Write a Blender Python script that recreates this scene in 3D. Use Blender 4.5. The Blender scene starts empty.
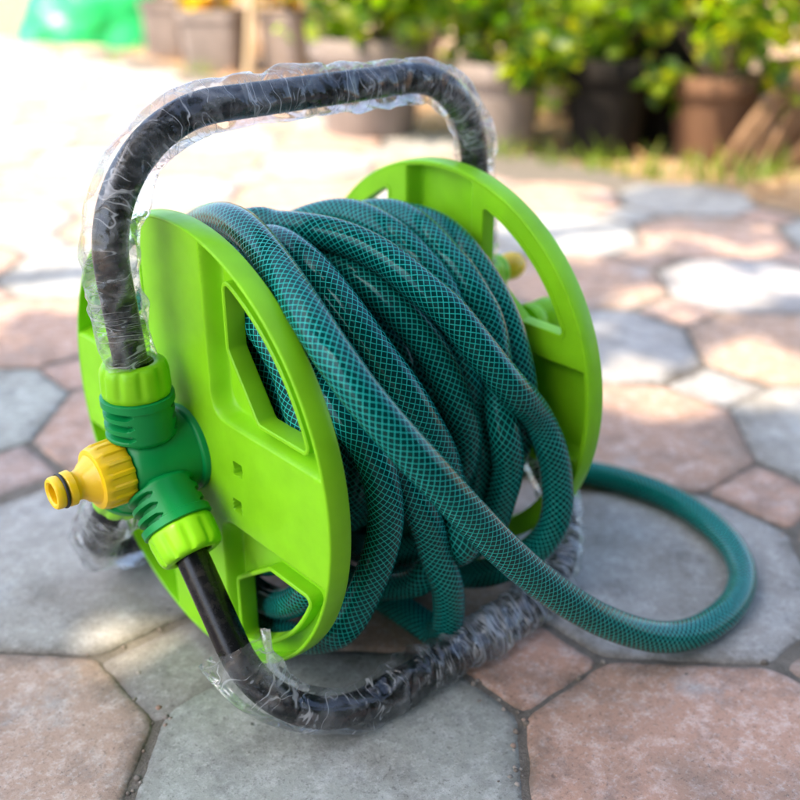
import bpy, bmesh, math, random
import numpy as np
from mathutils import Vector, Matrix, Euler, noise

random.seed(7)
rng = np.random.default_rng(7)
S = bpy.context.scene
COL = S.collection
PI = math.pi
H0 = 0.128                       # height of the reel's axis above the paving

# ------------------------------------------------------------------ camera
cam_d = bpy.data.cameras.new('camera')
cam = bpy.data.objects.new('camera', cam_d)
COL.objects.link(cam)
S.camera = cam
yaw, pitch = 0.7237, -0.4442
cam.location = (-0.3216, -0.4236, 0.2492 + H0)
fw = Vector((math.cos(pitch) * math.sin(yaw), math.cos(pitch) * math.cos(yaw), math.sin(pitch)))
cam.rotation_euler = fw.to_track_quat('-Z', 'Y').to_euler()
cam_d.sensor_fit = 'HORIZONTAL'
cam_d.sensor_width = 24.0
cam_d.lens = 1029.5 / 800 * 24.0
cam_d.clip_start = 0.01
cam_d.clip_end = 400
cam_d.dof.use_dof = True
cam_d.dof.focus_distance = 0.476
cam_d.dof.aperture_fstop = 3.4
cam_d.dof.aperture_blades = 0

# ------------------------------------------------------------------ sky, sun, exposure
SUN_AZ = math.atan2(-0.95, 0.08)          # from +Y towards +X
SUN_EL = math.radians(57)
sun_dir = Vector((math.cos(SUN_EL) * math.sin(SUN_AZ), math.cos(SUN_EL) * math.cos(SUN_AZ), math.sin(SUN_EL)))
W = bpy.data.worlds.new('World')
S.world = W
W.use_nodes = True
wn = W.node_tree
bg = wn.nodes['Background']
sky = wn.nodes.new('ShaderNodeTexSky')
sky.sky_type = 'NISHITA'
sky.sun_disc = False
sky.sun_elevation = SUN_EL
sky.sun_rotation = SUN_AZ
sky.air_density = 0.8
sky.dust_density = 2.5
sky.ozone_density = 0.15
wn.links.new(sky.outputs['Color'], bg.inputs['Color'])
bg.inputs['Strength'].default_value = 0.14
sun_d = bpy.data.lights.new('sun', 'SUN')
sun_d.energy = 2.0
sun_d.angle = math.radians(0.53)
sun_d.color = (1.0, 0.84, 0.64)
sun = bpy.data.objects.new('sun', sun_d)
COL.objects.link(sun)
sun.rotation_euler = (-sun_dir).to_track_quat('-Z', 'Y').to_euler()
sun.location = (0, 0, 6)
S.view_settings.view_transform = 'Standard'
S.view_settings.look = 'None'
S.view_settings.gamma = 1.0
S.view_settings.use_curve_mapping = False
S.view_settings.exposure = 2.35
S.render.engine = 'CYCLES'
S.cycles.use_denoising = True
S.cycles.max_bounces = 10
S.cycles.transparent_max_bounces = 24
S.cycles.diffuse_bounces = 4
S.cycles.glossy_bounces = 4
S.cycles.transmission_bounces = 6
S.cycles.caustics_reflective = False
S.cycles.caustics_refractive = False
S.cycles.sample_clamp_indirect = 6.0


# ------------------------------------------------------------------ helpers
def tag(o, label=None, cat=None, group=None, kind=None):
    for k, v in (('label', label), ('category', cat), ('group', group), ('kind', kind)):
        if v:
            o[k] = v
    return o


def empty(name, loc=(0, 0, 0), rz=0.0):
    o = bpy.data.objects.new(name, None)
    o.empty_display_size = 0.03
    COL.objects.link(o)
    o.location = loc
    o.rotation_euler = (0, 0, rz)
    return o


class MB:
    """collects verts and faces; build() links them as one mesh object"""
    def __init__(self):
        self.v, self.f, self.uv = [], [], []

    def add(self, v, f, M=None):
        o = len(self.v)
        if M is not None:
            v = [tuple(M @ Vector(p)) for p in v]
        self.v += [tuple(p) for p in v]
        self.f += [tuple(i + o for i in q) for q in f]

    def build(self, name, mat, parent=None, smooth=None, loc=None):
        me = bpy.data.meshes.new(name)
        me.from_pydata(self.v, [], self.f)
        me.validate()
        me.update()
        if smooth is not None:
            if smooth >= 180:
                me.polygons.foreach_set('use_smooth', [True] * len(me.polygons))
            else:
                me.polygons.foreach_set('use_smooth', [True] * len(me.polygons))
                me.set_sharp_from_angle(angle=math.radians(smooth))
        if mat:
            me.materials.append(mat)
        o = bpy.data.objects.new(name, me)
        COL.objects.link(o)
        if parent:
            o.parent = parent
        if loc:
            o.location = loc
        return o


def axis_matrix(origin, direction, ref=(1, 0, 0)):
    """local +Z along direction, local +X as near ref as possible"""
    z = Vector(direction).normalized()
    x = Vector(ref)
    x = (x - z * x.dot(z)).normalized()
    y = z.cross(x)
    M = Matrix((x, y, z)).transposed().to_4x4()
    M.translation = Vector(origin)
    return M


def lathe(mb, prof, n, M=None, rad=None, close=False):
    """prof: list of (r, z); rad(theta, r, z) may change the radius"""
    v, f = [], []
    m = len(prof)
    for (r, z) in prof:
        for k in range(n):
            t = 2 * PI * k / n
            rr = rad(t, r, z) if rad else r
            v.append((rr * math.cos(t), rr * math.sin(t), z))
    for i in range(m - 1):
        for k in range(n):
            k2 = (k + 1) % n
            f.append((i * n + k, i * n + k2, (i + 1) * n + k2, (i + 1) * n + k))
    if close:
        f.append(tuple(range(n - 1, -1, -1)))
        f.append(tuple((m - 1) * n + k for k in range(n)))
    mb.add(v, f, M)


def fillet_path(pts, rad, step=0.003):
    """polyline with rounded corners -> dense list of Vectors"""
    pts = [Vector(p) for p in pts]
    out = [pts[0]]
    for i in range(1, len(pts) - 1):
        a, b, c = pts[i - 1], pts[i], pts[i + 1]
        d1, d2 = (a - b).normalized(), (c - b).normalized()
        ang = d1.angle(d2)
        R = rad[i - 1] if isinstance(rad, (list, tuple)) else rad
        cut = R / math.tan(ang / 2)
        p, q = b + d1 * cut, b + d2 * cut
        cen = b + (d1 + d2).normalized() * (R / math.sin(ang / 2))
        e1, e2 = p - cen, q - cen
        n = 18
        tot = e1.angle(e2)
        for k in range(n + 1):
            t = k / n
            out.append(cen + (e1 * math.sin((1 - t) * tot) + e2 * math.sin(t * tot)) / math.sin(tot))
    out.append(pts[-1])
    return resample(out, step)


def resample(P, step):
    P = np.array([tuple(p) for p in P])
    s = np.r_[0, np.cumsum(np.linalg.norm(np.diff(P, axis=0), axis=1))]
    keep = np.r_[True, np.diff(s) > 1e-7]
    P, s = P[keep], s[keep]
    n = max(2, int(s[-1] / step))
    si = np.linspace(0, s[-1], n + 1)
    return np.stack([np.interp(si, s, P[:, k]) for k in range(3)], 1)


def frames(P):
    """parallel transport frames along a point array"""
    T = np.gradient(P, axis=0)
    T /= np.linalg.norm(T, axis=1)[:, None]
    a = np.array([0, 0, 1.0]) if abs(T[0, 2]) < 0.9 else np.array([1.0, 0, 0])
    n = np.cross(T[0], a)
    n /= np.linalg.norm(n)
    N = [n]
    for i in range(1, len(P)):
        n = N[-1] - T[i] * (N[-1] @ T[i])
        n /= np.linalg.norm(n)
        N.append(n)
    N = np.array(N)
    return T, N, np.cross(T, N)


def sweep(name, P, r, n, mat, parent=None, caps=True, uv=False):
    """round tube along P; r number or (len(P), n) array of radii; one mesh object"""
    P = np.asarray(P)
    T, N, B = frames(P)
    m = len(P)
    t = np.linspace(0, 2 * PI, n, endpoint=False)
    R = np.full((m, n), r) if np.isscalar(r) else np.asarray(r)
    V = P[:, None] + R[..., None] * (np.cos(t)[None, :, None] * N[:, None] + np.sin(t)[None, :, None] * B[:, None])
    V = V.reshape(-1, 3)
    i = np.arange(m - 1)[:, None] * n
    k = np.arange(n)[None]
    k2 = (k + 1) % n
    F = np.stack([i + k, i + k2, i + n + k2, i + n + k], -1).reshape(-1, 4)
    me = bpy.data.meshes.new(name)
    faces = F.tolist()
    if caps:
        faces.append(list(range(n - 1, -1, -1)))
        faces.append([(m - 1) * n + q for q in range(n)])
    me.from_pydata(V.tolist(), [], faces)
    me.polygons.foreach_set('use_smooth', [True] * len(me.polygons))
    if caps:
        me.set_sharp_from_angle(angle=math.radians(60))
    if uv:
        s = np.r_[0, np.cumsum(np.linalg.norm(np.diff(P, axis=0), axis=1))]
        lay = me.uv_layers.new(name='along')
        ku = np.broadcast_to(k, (m - 1, n))
        U = np.stack([ku, ku + 1, ku + 1, ku], -1) / n
        sv = np.stack([s[:-1], s[:-1], s[1:], s[1:]], -1)[:, None, :]
        Vv = np.broadcast_to(sv, (m - 1, n, 4))
        arr = np.stack([U, Vv], -1).reshape(-1)
        full = np.zeros(len(me.loops) * 2)
        full[:len(arr)] = arr
        lay.data.foreach_set('uv', full)
    me.update()
    me.materials.append(mat)
    o = bpy.data.objects.new(name, me)
    COL.objects.link(o)
    if parent:
        o.parent = parent
    return o


# ------------------------------------------------------------------ materials
def new_mat(name):
    m = bpy.data.materials.new(name)
    m.use_nodes = True
    nt = m.node_tree
    return m, nt, nt.nodes, nt.links, nt.nodes['Principled BSDF']


def nd(nt, kind, **kw):
    n = nt.nodes.new(kind)
    for k, v in kw.items():
        if k in n.bl_rna.properties:
            setattr(n, k, v)
        else:
            n.inputs[k].default_value = v
    return n


def mth(nt, op, a, b=None, c=None, clamp=False):
    n = nt.nodes.new('ShaderNodeMath')
    n.operation = op
    n.use_clamp = clamp
    for i, x in enumerate((a, b, c)):
        if x is None:
            continue
        if hasattr(x, 'links'):
            nt.links.new(x, n.inputs[i])
        else:
            n.inputs[i].default_value = x
    return n.outputs[0]


def mix(nt, fac, a, b):
    n = nt.nodes.new('ShaderNodeMix')
    n.data_type = 'RGBA'
    for s, x in ((n.inputs[0], fac), (n.inputs[6], a), (n.inputs[7], b)):
        if hasattr(x, 'links'):
            nt.links.new(x, s)
        elif isinstance(x, (int, float)):
            s.default_value = x
        else:
            s.default_value = (*x, 1) if len(x) == 3 else x
    return n.outputs[2]


def remap(nt, x, a, b, c=0.0, d=1.0, smooth=False):
    n = nt.nodes.new('ShaderNodeMapRange')
    if smooth:
        n.interpolation_type = 'SMOOTHSTEP'
    nt.links.new(x, n.inputs[0])
    for i, v in enumerate((a, b, c, d)):
        n.inputs[i + 1].default_value = v
    return n.outputs[0]


def objcoord(nt):
    return nt.nodes.new('ShaderNodeTexCoord').outputs['Object']


def noise_t(nt, vec, scale, detail=3, rough=0.5):
    n = nd(nt, 'ShaderNodeTexNoise', Scale=scale, Detail=detail, Roughness=rough)
    nt.links.new(vec, n.inputs['Vector'])
    return n.outputs['Fac']


def bump(nt, h, strength, dist, bsdf, normal_in='Normal'):
    b = nd(nt, 'ShaderNodeBump', Strength=strength, Distance=dist)
    nt.links.new(h, b.inputs['Height'])
    nt.links.new(b.outputs[0], bsdf.inputs[normal_in])
    return b


def plastic(name, col, rough=0.35, sss=0.0, var=0.08, spec=0.5, grain=0.05):
    m, nt, N, L, b = new_mat(name)
    co = objcoord(nt)
    f = noise_t(nt, co, 38, 4)
    c2 = tuple(x * (1 - var * 1.8) for x in col)
    c3 = tuple(min(1, x * (1 + var)) for x in col)
    L.new(mix(nt, remap(nt, f, 0.3, 0.7), c2, c3), b.inputs['Base Color'])
    g = noise_t(nt, co, 900, 2)
    L.new(remap(nt, noise_t(nt, co, 60, 5, 0.65), 0.35, 0.75, rough - 0.06, rough + 0.14), b.inputs['Roughness'])
    bump(nt, g, grain, 0.0006, b)
    b.inputs['Specular IOR Level'].default_value = spec
    if sss:
        b.inputs['Subsurface Weight'].default_value = sss
        b.inputs['Subsurface Radius'].default_value = (0.6, 1.0, 0.1)
        b.inputs['Subsurface Scale'].default_value = 0.004
    return m


M_LIME = plastic('lime_plastic', (0.225, 0.57, 0.010), 0.34, 0.12, spec=0.22)
M_GREEN = plastic('green_plastic', (0.001, 0.23, 0.05), 0.36, spec=0.28)
M_YELLOW = plastic('yellow_plastic', (0.82, 0.52, 0.004), 0.34, 0.2)
M_RUBBER = plastic('black_rubber', (0.012, 0.012, 0.012), 0.5)


def mat_tube():
    m, nt, N, L, b = new_mat('black_tube')
    co = objcoord(nt)
    f = noise_t(nt, co, 180, 5, 0.7)
    L.new(mix(nt, remap(nt, f, 0.52, 0.75), (0.005, 0.005, 0.006), (0.022, 0.019, 0.017)), b.inputs['Base Color'])
    L.new(remap(nt, f, 0.3, 0.75, 0.14, 0.4), b.inputs['Roughness'])
    b.inputs['Specular IOR Level'].default_value = 0.35
    bump(nt, f, 0.12, 0.001, b)
    return m


M_TUBE = mat_tube()


def mat_wrap():
    """thin clear polythene: see-through, with milky creases and a hard gloss"""
    m, nt, N, L, b = new_mat('polythene_wrap')
    co = objcoord(nt)
    out = N['Material Output']
    at = nd(nt, 'ShaderNodeAttribute', attribute_name='crease')
    uv = nd(nt, 'ShaderNodeUVMap', uv_map='film')
    wn_ = nd(nt, 'ShaderNodeTexNoise', Scale=38.0, Detail=3.0)
    L.new(co, wn_.inputs['Vector'])

    def streaks(rot, sx, sy, lo, hi):
        mp = nd(nt, 'ShaderNodeMapping')
        mp.inputs['Rotation'].default_value = (0, 0, rot)
        mp.inputs['Scale'].default_value = (sx, sy, 1)
        L.new(uv.outputs[0], mp.inputs['Vector'])
        va = nt.nodes.new('ShaderNodeVectorMath'); va.operation = 'MULTIPLY_ADD'
        L.new(wn_.outputs['Color'], va.inputs[0]); va.inputs[1].default_value = (0.55, 0.55, 0); L.new(mp.outputs[0], va.inputs[2])
        n = noise_t(nt, va.outputs[0], 1.0, 2, 0.5)
        r = mth(nt, 'SUBTRACT', 1.0, mth(nt, 'MULTIPLY', mth(nt, 'ABSOLUTE', mth(nt, 'SUBTRACT', n, 0.5)), 8.0), clamp=True)
        return n, remap(nt, r, lo, hi, 0.0, 1.0, True)
    n1, s1_ = streaks(0.5, 16, 105, 0.84, 1.0)
    n2, s2_ = streaks(-0.7, 18, 120, 0.85, 1.0)
    patch = remap(nt, noise_t(nt, co, 48, 4, 0.6), 0.46, 0.58, 0.0, 1.0)
    patch2 = remap(nt, noise_t(nt, co, 31, 4, 0.6), 0.46, 0.58, 0.0, 1.0)
    n3, s3_ = streaks(0.2, 14, 190, 0.66, 1.0)
    fold = mth(nt, 'MAXIMUM', mth(nt, 'MULTIPLY', s1_, patch), mth(nt, 'MULTIPLY', s2_, patch2))
    fold = mth(nt, 'MAXIMUM', fold, mth(nt, 'MULTIPLY', at.outputs['Fac'], mth(nt, 'MULTIPLY', patch, 0.35)))
    gat = nd(nt, 'ShaderNodeAttribute', attribute_name='gather')
    fold = mth(nt, 'ADD', fold, mth(nt, 'MULTIPLY', gat.outputs['Fac'], mth(nt, 'MULTIPLY_ADD', s3_, 1.15, 0.05)), clamp=True)
    bp = nd(nt, 'ShaderNodeBump', Strength=0.5, Distance=0.0022)
    L.new(mth(nt, 'ADD', n1, n2), bp.inputs['Height'])
    tr = nd(nt, 'ShaderNodeBsdfTransparent'); tr.inputs[0].default_value = (0.965, 0.97, 0.97, 1)
    gl = nd(nt, 'ShaderNodeBsdfGlossy'); gl.inputs['Color'].default_value = (1, 1, 1, 1); gl.inputs['Roughness'].default_value = 0.06
    L.new(bp.outputs[0], gl.inputs['Normal'])
    df = nd(nt, 'ShaderNodeBsdfDiffuse'); df.inputs[0].default_value = (0.80, 0.82, 0.83, 1)
    tl = nd(nt, 'ShaderNodeBsdfTranslucent'); tl.inputs[0].default_value = (0.80, 0.82, 0.83, 1)
    milk = nd(nt, 'ShaderNodeMixShader'); milk.inputs[0].default_value = 0.5
    L.new(df.outputs[0], milk.inputs[1]); L.new(tl.outputs[0], milk.inputs[2])
    lw = nd(nt, 'ShaderNodeLayerWeight', Blend=0.35)
    edge = mth(nt, 'POWER', lw.outputs['Facing'], 3.5)
    f1 = mth(nt, 'ADD', mth(nt, 'MULTIPLY', fold, 0.66), mth(nt, 'MULTIPLY', edge, 0.40), clamp=True)
    veil = remap(nt, noise_t(nt, co, 26, 4, 0.6), 0.48, 0.70, 0.0, 0.12)
    f1 = mth(nt, 'ADD', f1, veil, clamp=True)
    s1 = nd(nt, 'ShaderNodeMixShader'); L.new(f1, s1.inputs[0]); L.new(tr.outputs[0], s1.inputs[1]); L.new(milk.outputs[0], s1.inputs[2])
    fn = nd(nt, 'ShaderNodeFresnel', IOR=1.5)
    L.new(bp.outputs[0], fn.inputs['Normal'])
    fr = mth(nt, 'MULTIPLY_ADD', fn.outputs[0], 0.5, 0.015, clamp=True)
    s2 = nd(nt, 'ShaderNodeMixShader'); L.new(fr, s2.inputs[0]); L.new(s1.outputs[0], s2.inputs[1]); L.new(gl.outputs[0], s2.inputs[2])
    L.new(s2.outputs[0], out.inputs['Surface'])
    return m


M_WRAP = mat_wrap()


def mat_hose():
    m, nt, N, L, b = new_mat('braided_hose')
    uv = nd(nt, 'ShaderNodeUVMap', uv_map='along')
    sp = nd(nt, 'ShaderNodeSeparateXYZ')
    L.new(uv.outputs[0], sp.inputs[0])
    un = mth(nt, 'MULTIPLY', sp.outputs[0], 15.0)
    vn = mth(nt, 'MULTIPLY', sp.outputs[1], 274.0)
    wob = mth(nt, 'MULTIPLY', noise_t(nt, objcoord(nt), 60, 2), 0.5)

    def lines(sign):
        a = mth(nt, 'ADD', mth(nt, 'MULTIPLY_ADD', vn, sign, un), wob)
        t = mth(nt, 'ABSOLUTE', mth(nt, 'SUBTRACT', mth(nt, 'FRACT', a), 0.5))
        return remap(nt, t, 0.0, 0.125, 1.0, 0.0, True)
    th = mth(nt, 'MAXIMUM', lines(1.0), lines(-1.0))
    co = objcoord(nt)
    f = noise_t(nt, co, 25, 3)
    core = mix(nt, f, (0.0001, 0.020, 0.019), (0.0003, 0.048, 0.043))
    thread = mix(nt, noise_t(nt, co, 300, 2), (0.002, 0.34, 0.27), (0.05, 0.66, 0.56))
    L.new(mix(nt, mth(nt, 'MULTIPLY', th, 0.9), core, thread), b.inputs['Base Color'])
    L.new(remap(nt, noise_t(nt, co, 90, 4), 0.3, 0.7, 0.13, 0.22), b.inputs['Roughness'])
    b.inputs['Specular IOR Level'].default_value = 0.17
    b.inputs['Coat Weight'].default_value = 0.4
    b.inputs['Coat IOR'].default_value = 1.33
    b.inputs['Coat Roughness'].default_value = 0.05
    b.inputs['Specular Tint'].default_value = (0.12, 0.80, 0.88, 1)
    bump(nt, th, 0.22, 0.0006, b)
    return m


M_HOSE = mat_hose()


def mat_paver():
    m, nt, N, L, b = new_mat('concrete_pavers')
    co = objcoord(nt)
    at = nd(nt, 'ShaderNodeAttribute', attribute_name='tone')
    big = noise_t(nt, co, 8, 6, 0.62)
    mid = noise_t(nt, co, 30, 8, 0.72)
    mid2 = noise_t(nt, co, 75, 7, 0.75)
    fine = noise_t(nt, co, 430, 5, 0.8)
    hi = nd(nt, 'ShaderNodeHueSaturation', Value=1.42, Saturation=0.62)
    lo = nd(nt, 'ShaderNodeHueSaturation', Value=0.60, Saturation=0.85)
    L.new(at.outputs['Color'], hi.inputs['Color']); L.new(at.outputs['Color'], lo.inputs['Color'])
    c = mix(nt, remap(nt, mid2, 0.48, 0.66, 0.0, 0.85), at.outputs['Color'], hi.outputs[0])
    c = mix(nt, remap(nt, mid, 0.50, 0.66, 0.0, 0.85), c, lo.outputs[0])
    c = mix(nt, remap(nt, big, 0.50, 0.66, 0.0, 0.55), c, (0.17, 0.145, 0.115))
    c = mix(nt, remap(nt, noise_t(nt, co, 13, 6, 0.7), 0.56, 0.70, 0.0, 0.6), c, (0.40, 0.42, 0.42))
    spk = remap(nt, fine, 0.55, 0.66, 0.0, 0.60)
    c = mix(nt, spk, c, (0.07, 0.065, 0.058))
    lite = remap(nt, noise_t(nt, co, 300, 5, 0.8), 0.54, 0.66, 0.0, 0.35)
    c = mix(nt, lite, c, (0.55, 0.53, 0.49))
    # dirt creeps in from the joints
    ed = nd(nt, 'ShaderNodeAttribute', attribute_name='rim')
    dirt = mth(nt, 'MULTIPLY', ed.outputs['Fac'], remap(nt, noise_t(nt, co, 45, 6, 0.75), 0.38, 0.60, 0.1, 1.0))
    c = mix(nt, mth(nt, 'MULTIPLY', dirt, 0.8), c, (0.10, 0.085, 0.066))
    vo = nd(nt, 'ShaderNodeTexVoronoi', Scale=85.0)
    L.new(co, vo.inputs['Vector'])
    pit = remap(nt, vo.outputs['Distance'], 0.0, 0.16, 1.0, 0.0, True)
    pit = mth(nt, 'MULTIPLY', pit, remap(nt, noise_t(nt, co, 33, 2), 0.5, 0.62))
    c = mix(nt, mth(nt, 'MULTIPLY', pit, 0.7), c, (0.03, 0.028, 0.025))
    L.new(c, b.inputs['Base Color'])
    b.inputs['Roughness'].default_value = 0.86
    b.inputs['Specular IOR Level'].default_value = 0.3
    h = mth(nt, 'ADD', mth(nt, 'MULTIPLY', fine, 0.5), mth(nt, 'ADD', mth(nt, 'MULTIPLY', mid, 0.8), mth(nt, 'MULTIPLY', pit, -0.8)))
    bump(nt, h, 0.65, 0.002, b)
    return m


M_PAVER = mat_paver()


def mat_soil(name, c1, c2, c3, scale=30.0):
    m, nt, N, L, b = new_mat(name)
    co = objcoord(nt)
    f = noise_t(nt, co, scale, 6, 0.7)
    g = noise_t(nt, co, scale * 9, 4, 0.7)
    c = mix(nt, remap(nt, f, 0.35, 0.65), c1, c2)
    c = mix(nt, remap(nt, g, 0.5, 0.7, 0, 0.8), c, c3)
    L.new(c, b.inputs['Base Color'])
    b.inputs['Roughness'].default_value = 0.95
    b.inputs['Specular IOR Level'].default_value = 0.2
    bump(nt, mth(nt, 'ADD', f, g), 0.8, 0.004, b)
    return m


M_JOINT = mat_soil('joint_grit', (0.24, 0.215, 0.18), (0.15, 0.13, 0.105), (0.32, 0.28, 0.22), 90)
M_SOIL = mat_soil('sandy_soil', (0.40, 0.27, 0.15), (0.26, 0.17, 0.10), (0.50, 0.38, 0.25), 14)
M_POTSOIL = mat_soil('potting_soil', (0.05, 0.035, 0.025), (0.03, 0.022, 0.016), (0.11, 0.08, 0.05), 60)


def mat_leaf(name, cols, trans=0.45, rough=0.4):
    m, nt, N, L, b = new_mat(name)
    out = N['Material Output']
    gi = nd(nt, 'ShaderNodeNewGeometry')
    cr = nd(nt, 'ShaderNodeValToRGB')
    cr.color_ramp.interpolation = 'LINEAR'
    els = cr.color_ramp.elements
    while len(els) < len(cols):
        els.new(0.5)
    for i, c in enumerate(cols):
        els[i].position = i / (len(cols) - 1)
        els[i].color = (*c, 1)
    L.new(gi.outputs['Random Per Island'], cr.inputs[0])
    L.new(cr.outputs[0], b.inputs['Base Color'])
    b.inputs['Roughness'].default_value = rough
    tl = nd(nt, 'ShaderNodeBsdfTranslucent')
    hs = nd(nt, 'ShaderNodeHueSaturation', Value=3.0, Saturation=1.1)
    L.new(cr.outputs[0], hs.inputs['Color'])
    L.new(hs.outputs[0], tl.inputs[0])
    ms = nd(nt, 'ShaderNodeMixShader'); ms.inputs[0].default_value = trans
    L.new(b.outputs[0], ms.inputs[1]); L.new(tl.outputs[0], ms.inputs[2])
    L.new(ms.outputs[0], out.inputs['Surface'])
    return m


M_LEAF = mat_leaf('shrub_leaves', [(0.02, 0.05, 0.006), (0.06, 0.12, 0.010), (0.11, 0.19, 0.012), (0.28, 0.34, 0.02), (0.05, 0.11, 0.010), (0.40, 0.38, 0.04)], 0.55)
M_LEAF_RED = mat_leaf('croton_leaves', [(0.12, 0.16, 0.02), (0.52, 0.26, 0.05), (0.26, 0.28, 0.03), (0.60, 0.40, 0.09), (0.10, 0.12, 0.02)])
M_GRASS = mat_leaf('grass_blades', [(0.10, 0.19, 0.02), (0.20, 0.26, 0.035), (0.07, 0.14, 0.015)])
M_TREE = mat_leaf('tree_leaves', [(0.03, 0.07, 0.012), (0.06, 0.11, 0.02)], 0.12)
M_DRY = mat_leaf('dry_leaves', [(0.30, 0.16, 0.07), (0.42, 0.27, 0.13), (0.20, 0.10, 0.05)], 0.25, 0.7)
M_BARK = mat_soil('bark', (0.12, 0.085, 0.06), (0.07, 0.05, 0.035), (0.17, 0.13, 0.10), 25)


def mat_pot(name, c1, c2):
    m, nt, N, L, b = new_mat(name)
    co = objcoord(nt)
    f = noise_t(nt, co, 18, 6, 0.65)
    L.new(mix(nt, remap(nt, f, 0.35, 0.68), c1, c2), b.inputs['Base Color'])
    b.inputs['Roughness'].default_value = 0.85
    b.inputs['Specular IOR Level'].default_value = 0.2
    bump(nt, f, 0.3, 0.003, b)
    return m


M_POT_GREY = mat_pot('weathered_clay_grey', (0.20, 0.165, 0.145), (0.29, 0.245, 0.22))
M_POT_BLACK = mat_pot('black_nursery_plastic', (0.008, 0.007, 0.006), (0.018, 0.015, 0.013))
M_POT_TERRA = mat_pot('terracotta', (0.13, 0.068, 0.04), (0.20, 0.11, 0.065))
M_BAG = mat_leaf('green_tarpaulin', [(0.02, 0.38, 0.12), (0.03, 0.46, 0.16)], 0.25, 0.35)

# ------------------------------------------------------------------ the ground
g = MB()
n = 60
xs = np.sign(np.linspace(-1, 1, n)) * np.abs(np.linspace(-1, 1, n)) ** 3 * 90
v = [(x + 0.5, y + 0.8, -0.016) for x in xs for y in xs]
f = [(i * n + j, (i + 1) * n + j, (i + 1) * n + j + 1, i * n + j + 1) for i in range(n - 1) for j in range(n - 1)]
g.add(v, f)
tag(g.build('ground', M_SOIL, smooth=180), kind='structure')

PX, PY, PP, SQ = 0.034, -0.124, 0.133, 0.0335


def paving_keep(x, y):
    edge = 0.97 + 0.05 * math.sin(y * 7.3) + 0.10 * max(0.0, y - 1.2)
    return x < edge and y < 3.2


jb = MB()
jb.add([(-2.2, -2.2, -0.0024), (1.02, -2.2, -0.0024), (1.02, 1.2, -0.0024), (1.16, 2.4, -0.0024), (1.22, 3.2, -0.0024), (-2.2, 3.2, -0.0024)], [(0, 1, 2, 3, 4, 5)])
tag(jb.build('paving_bed', M_JOINT), kind='structure')


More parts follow.
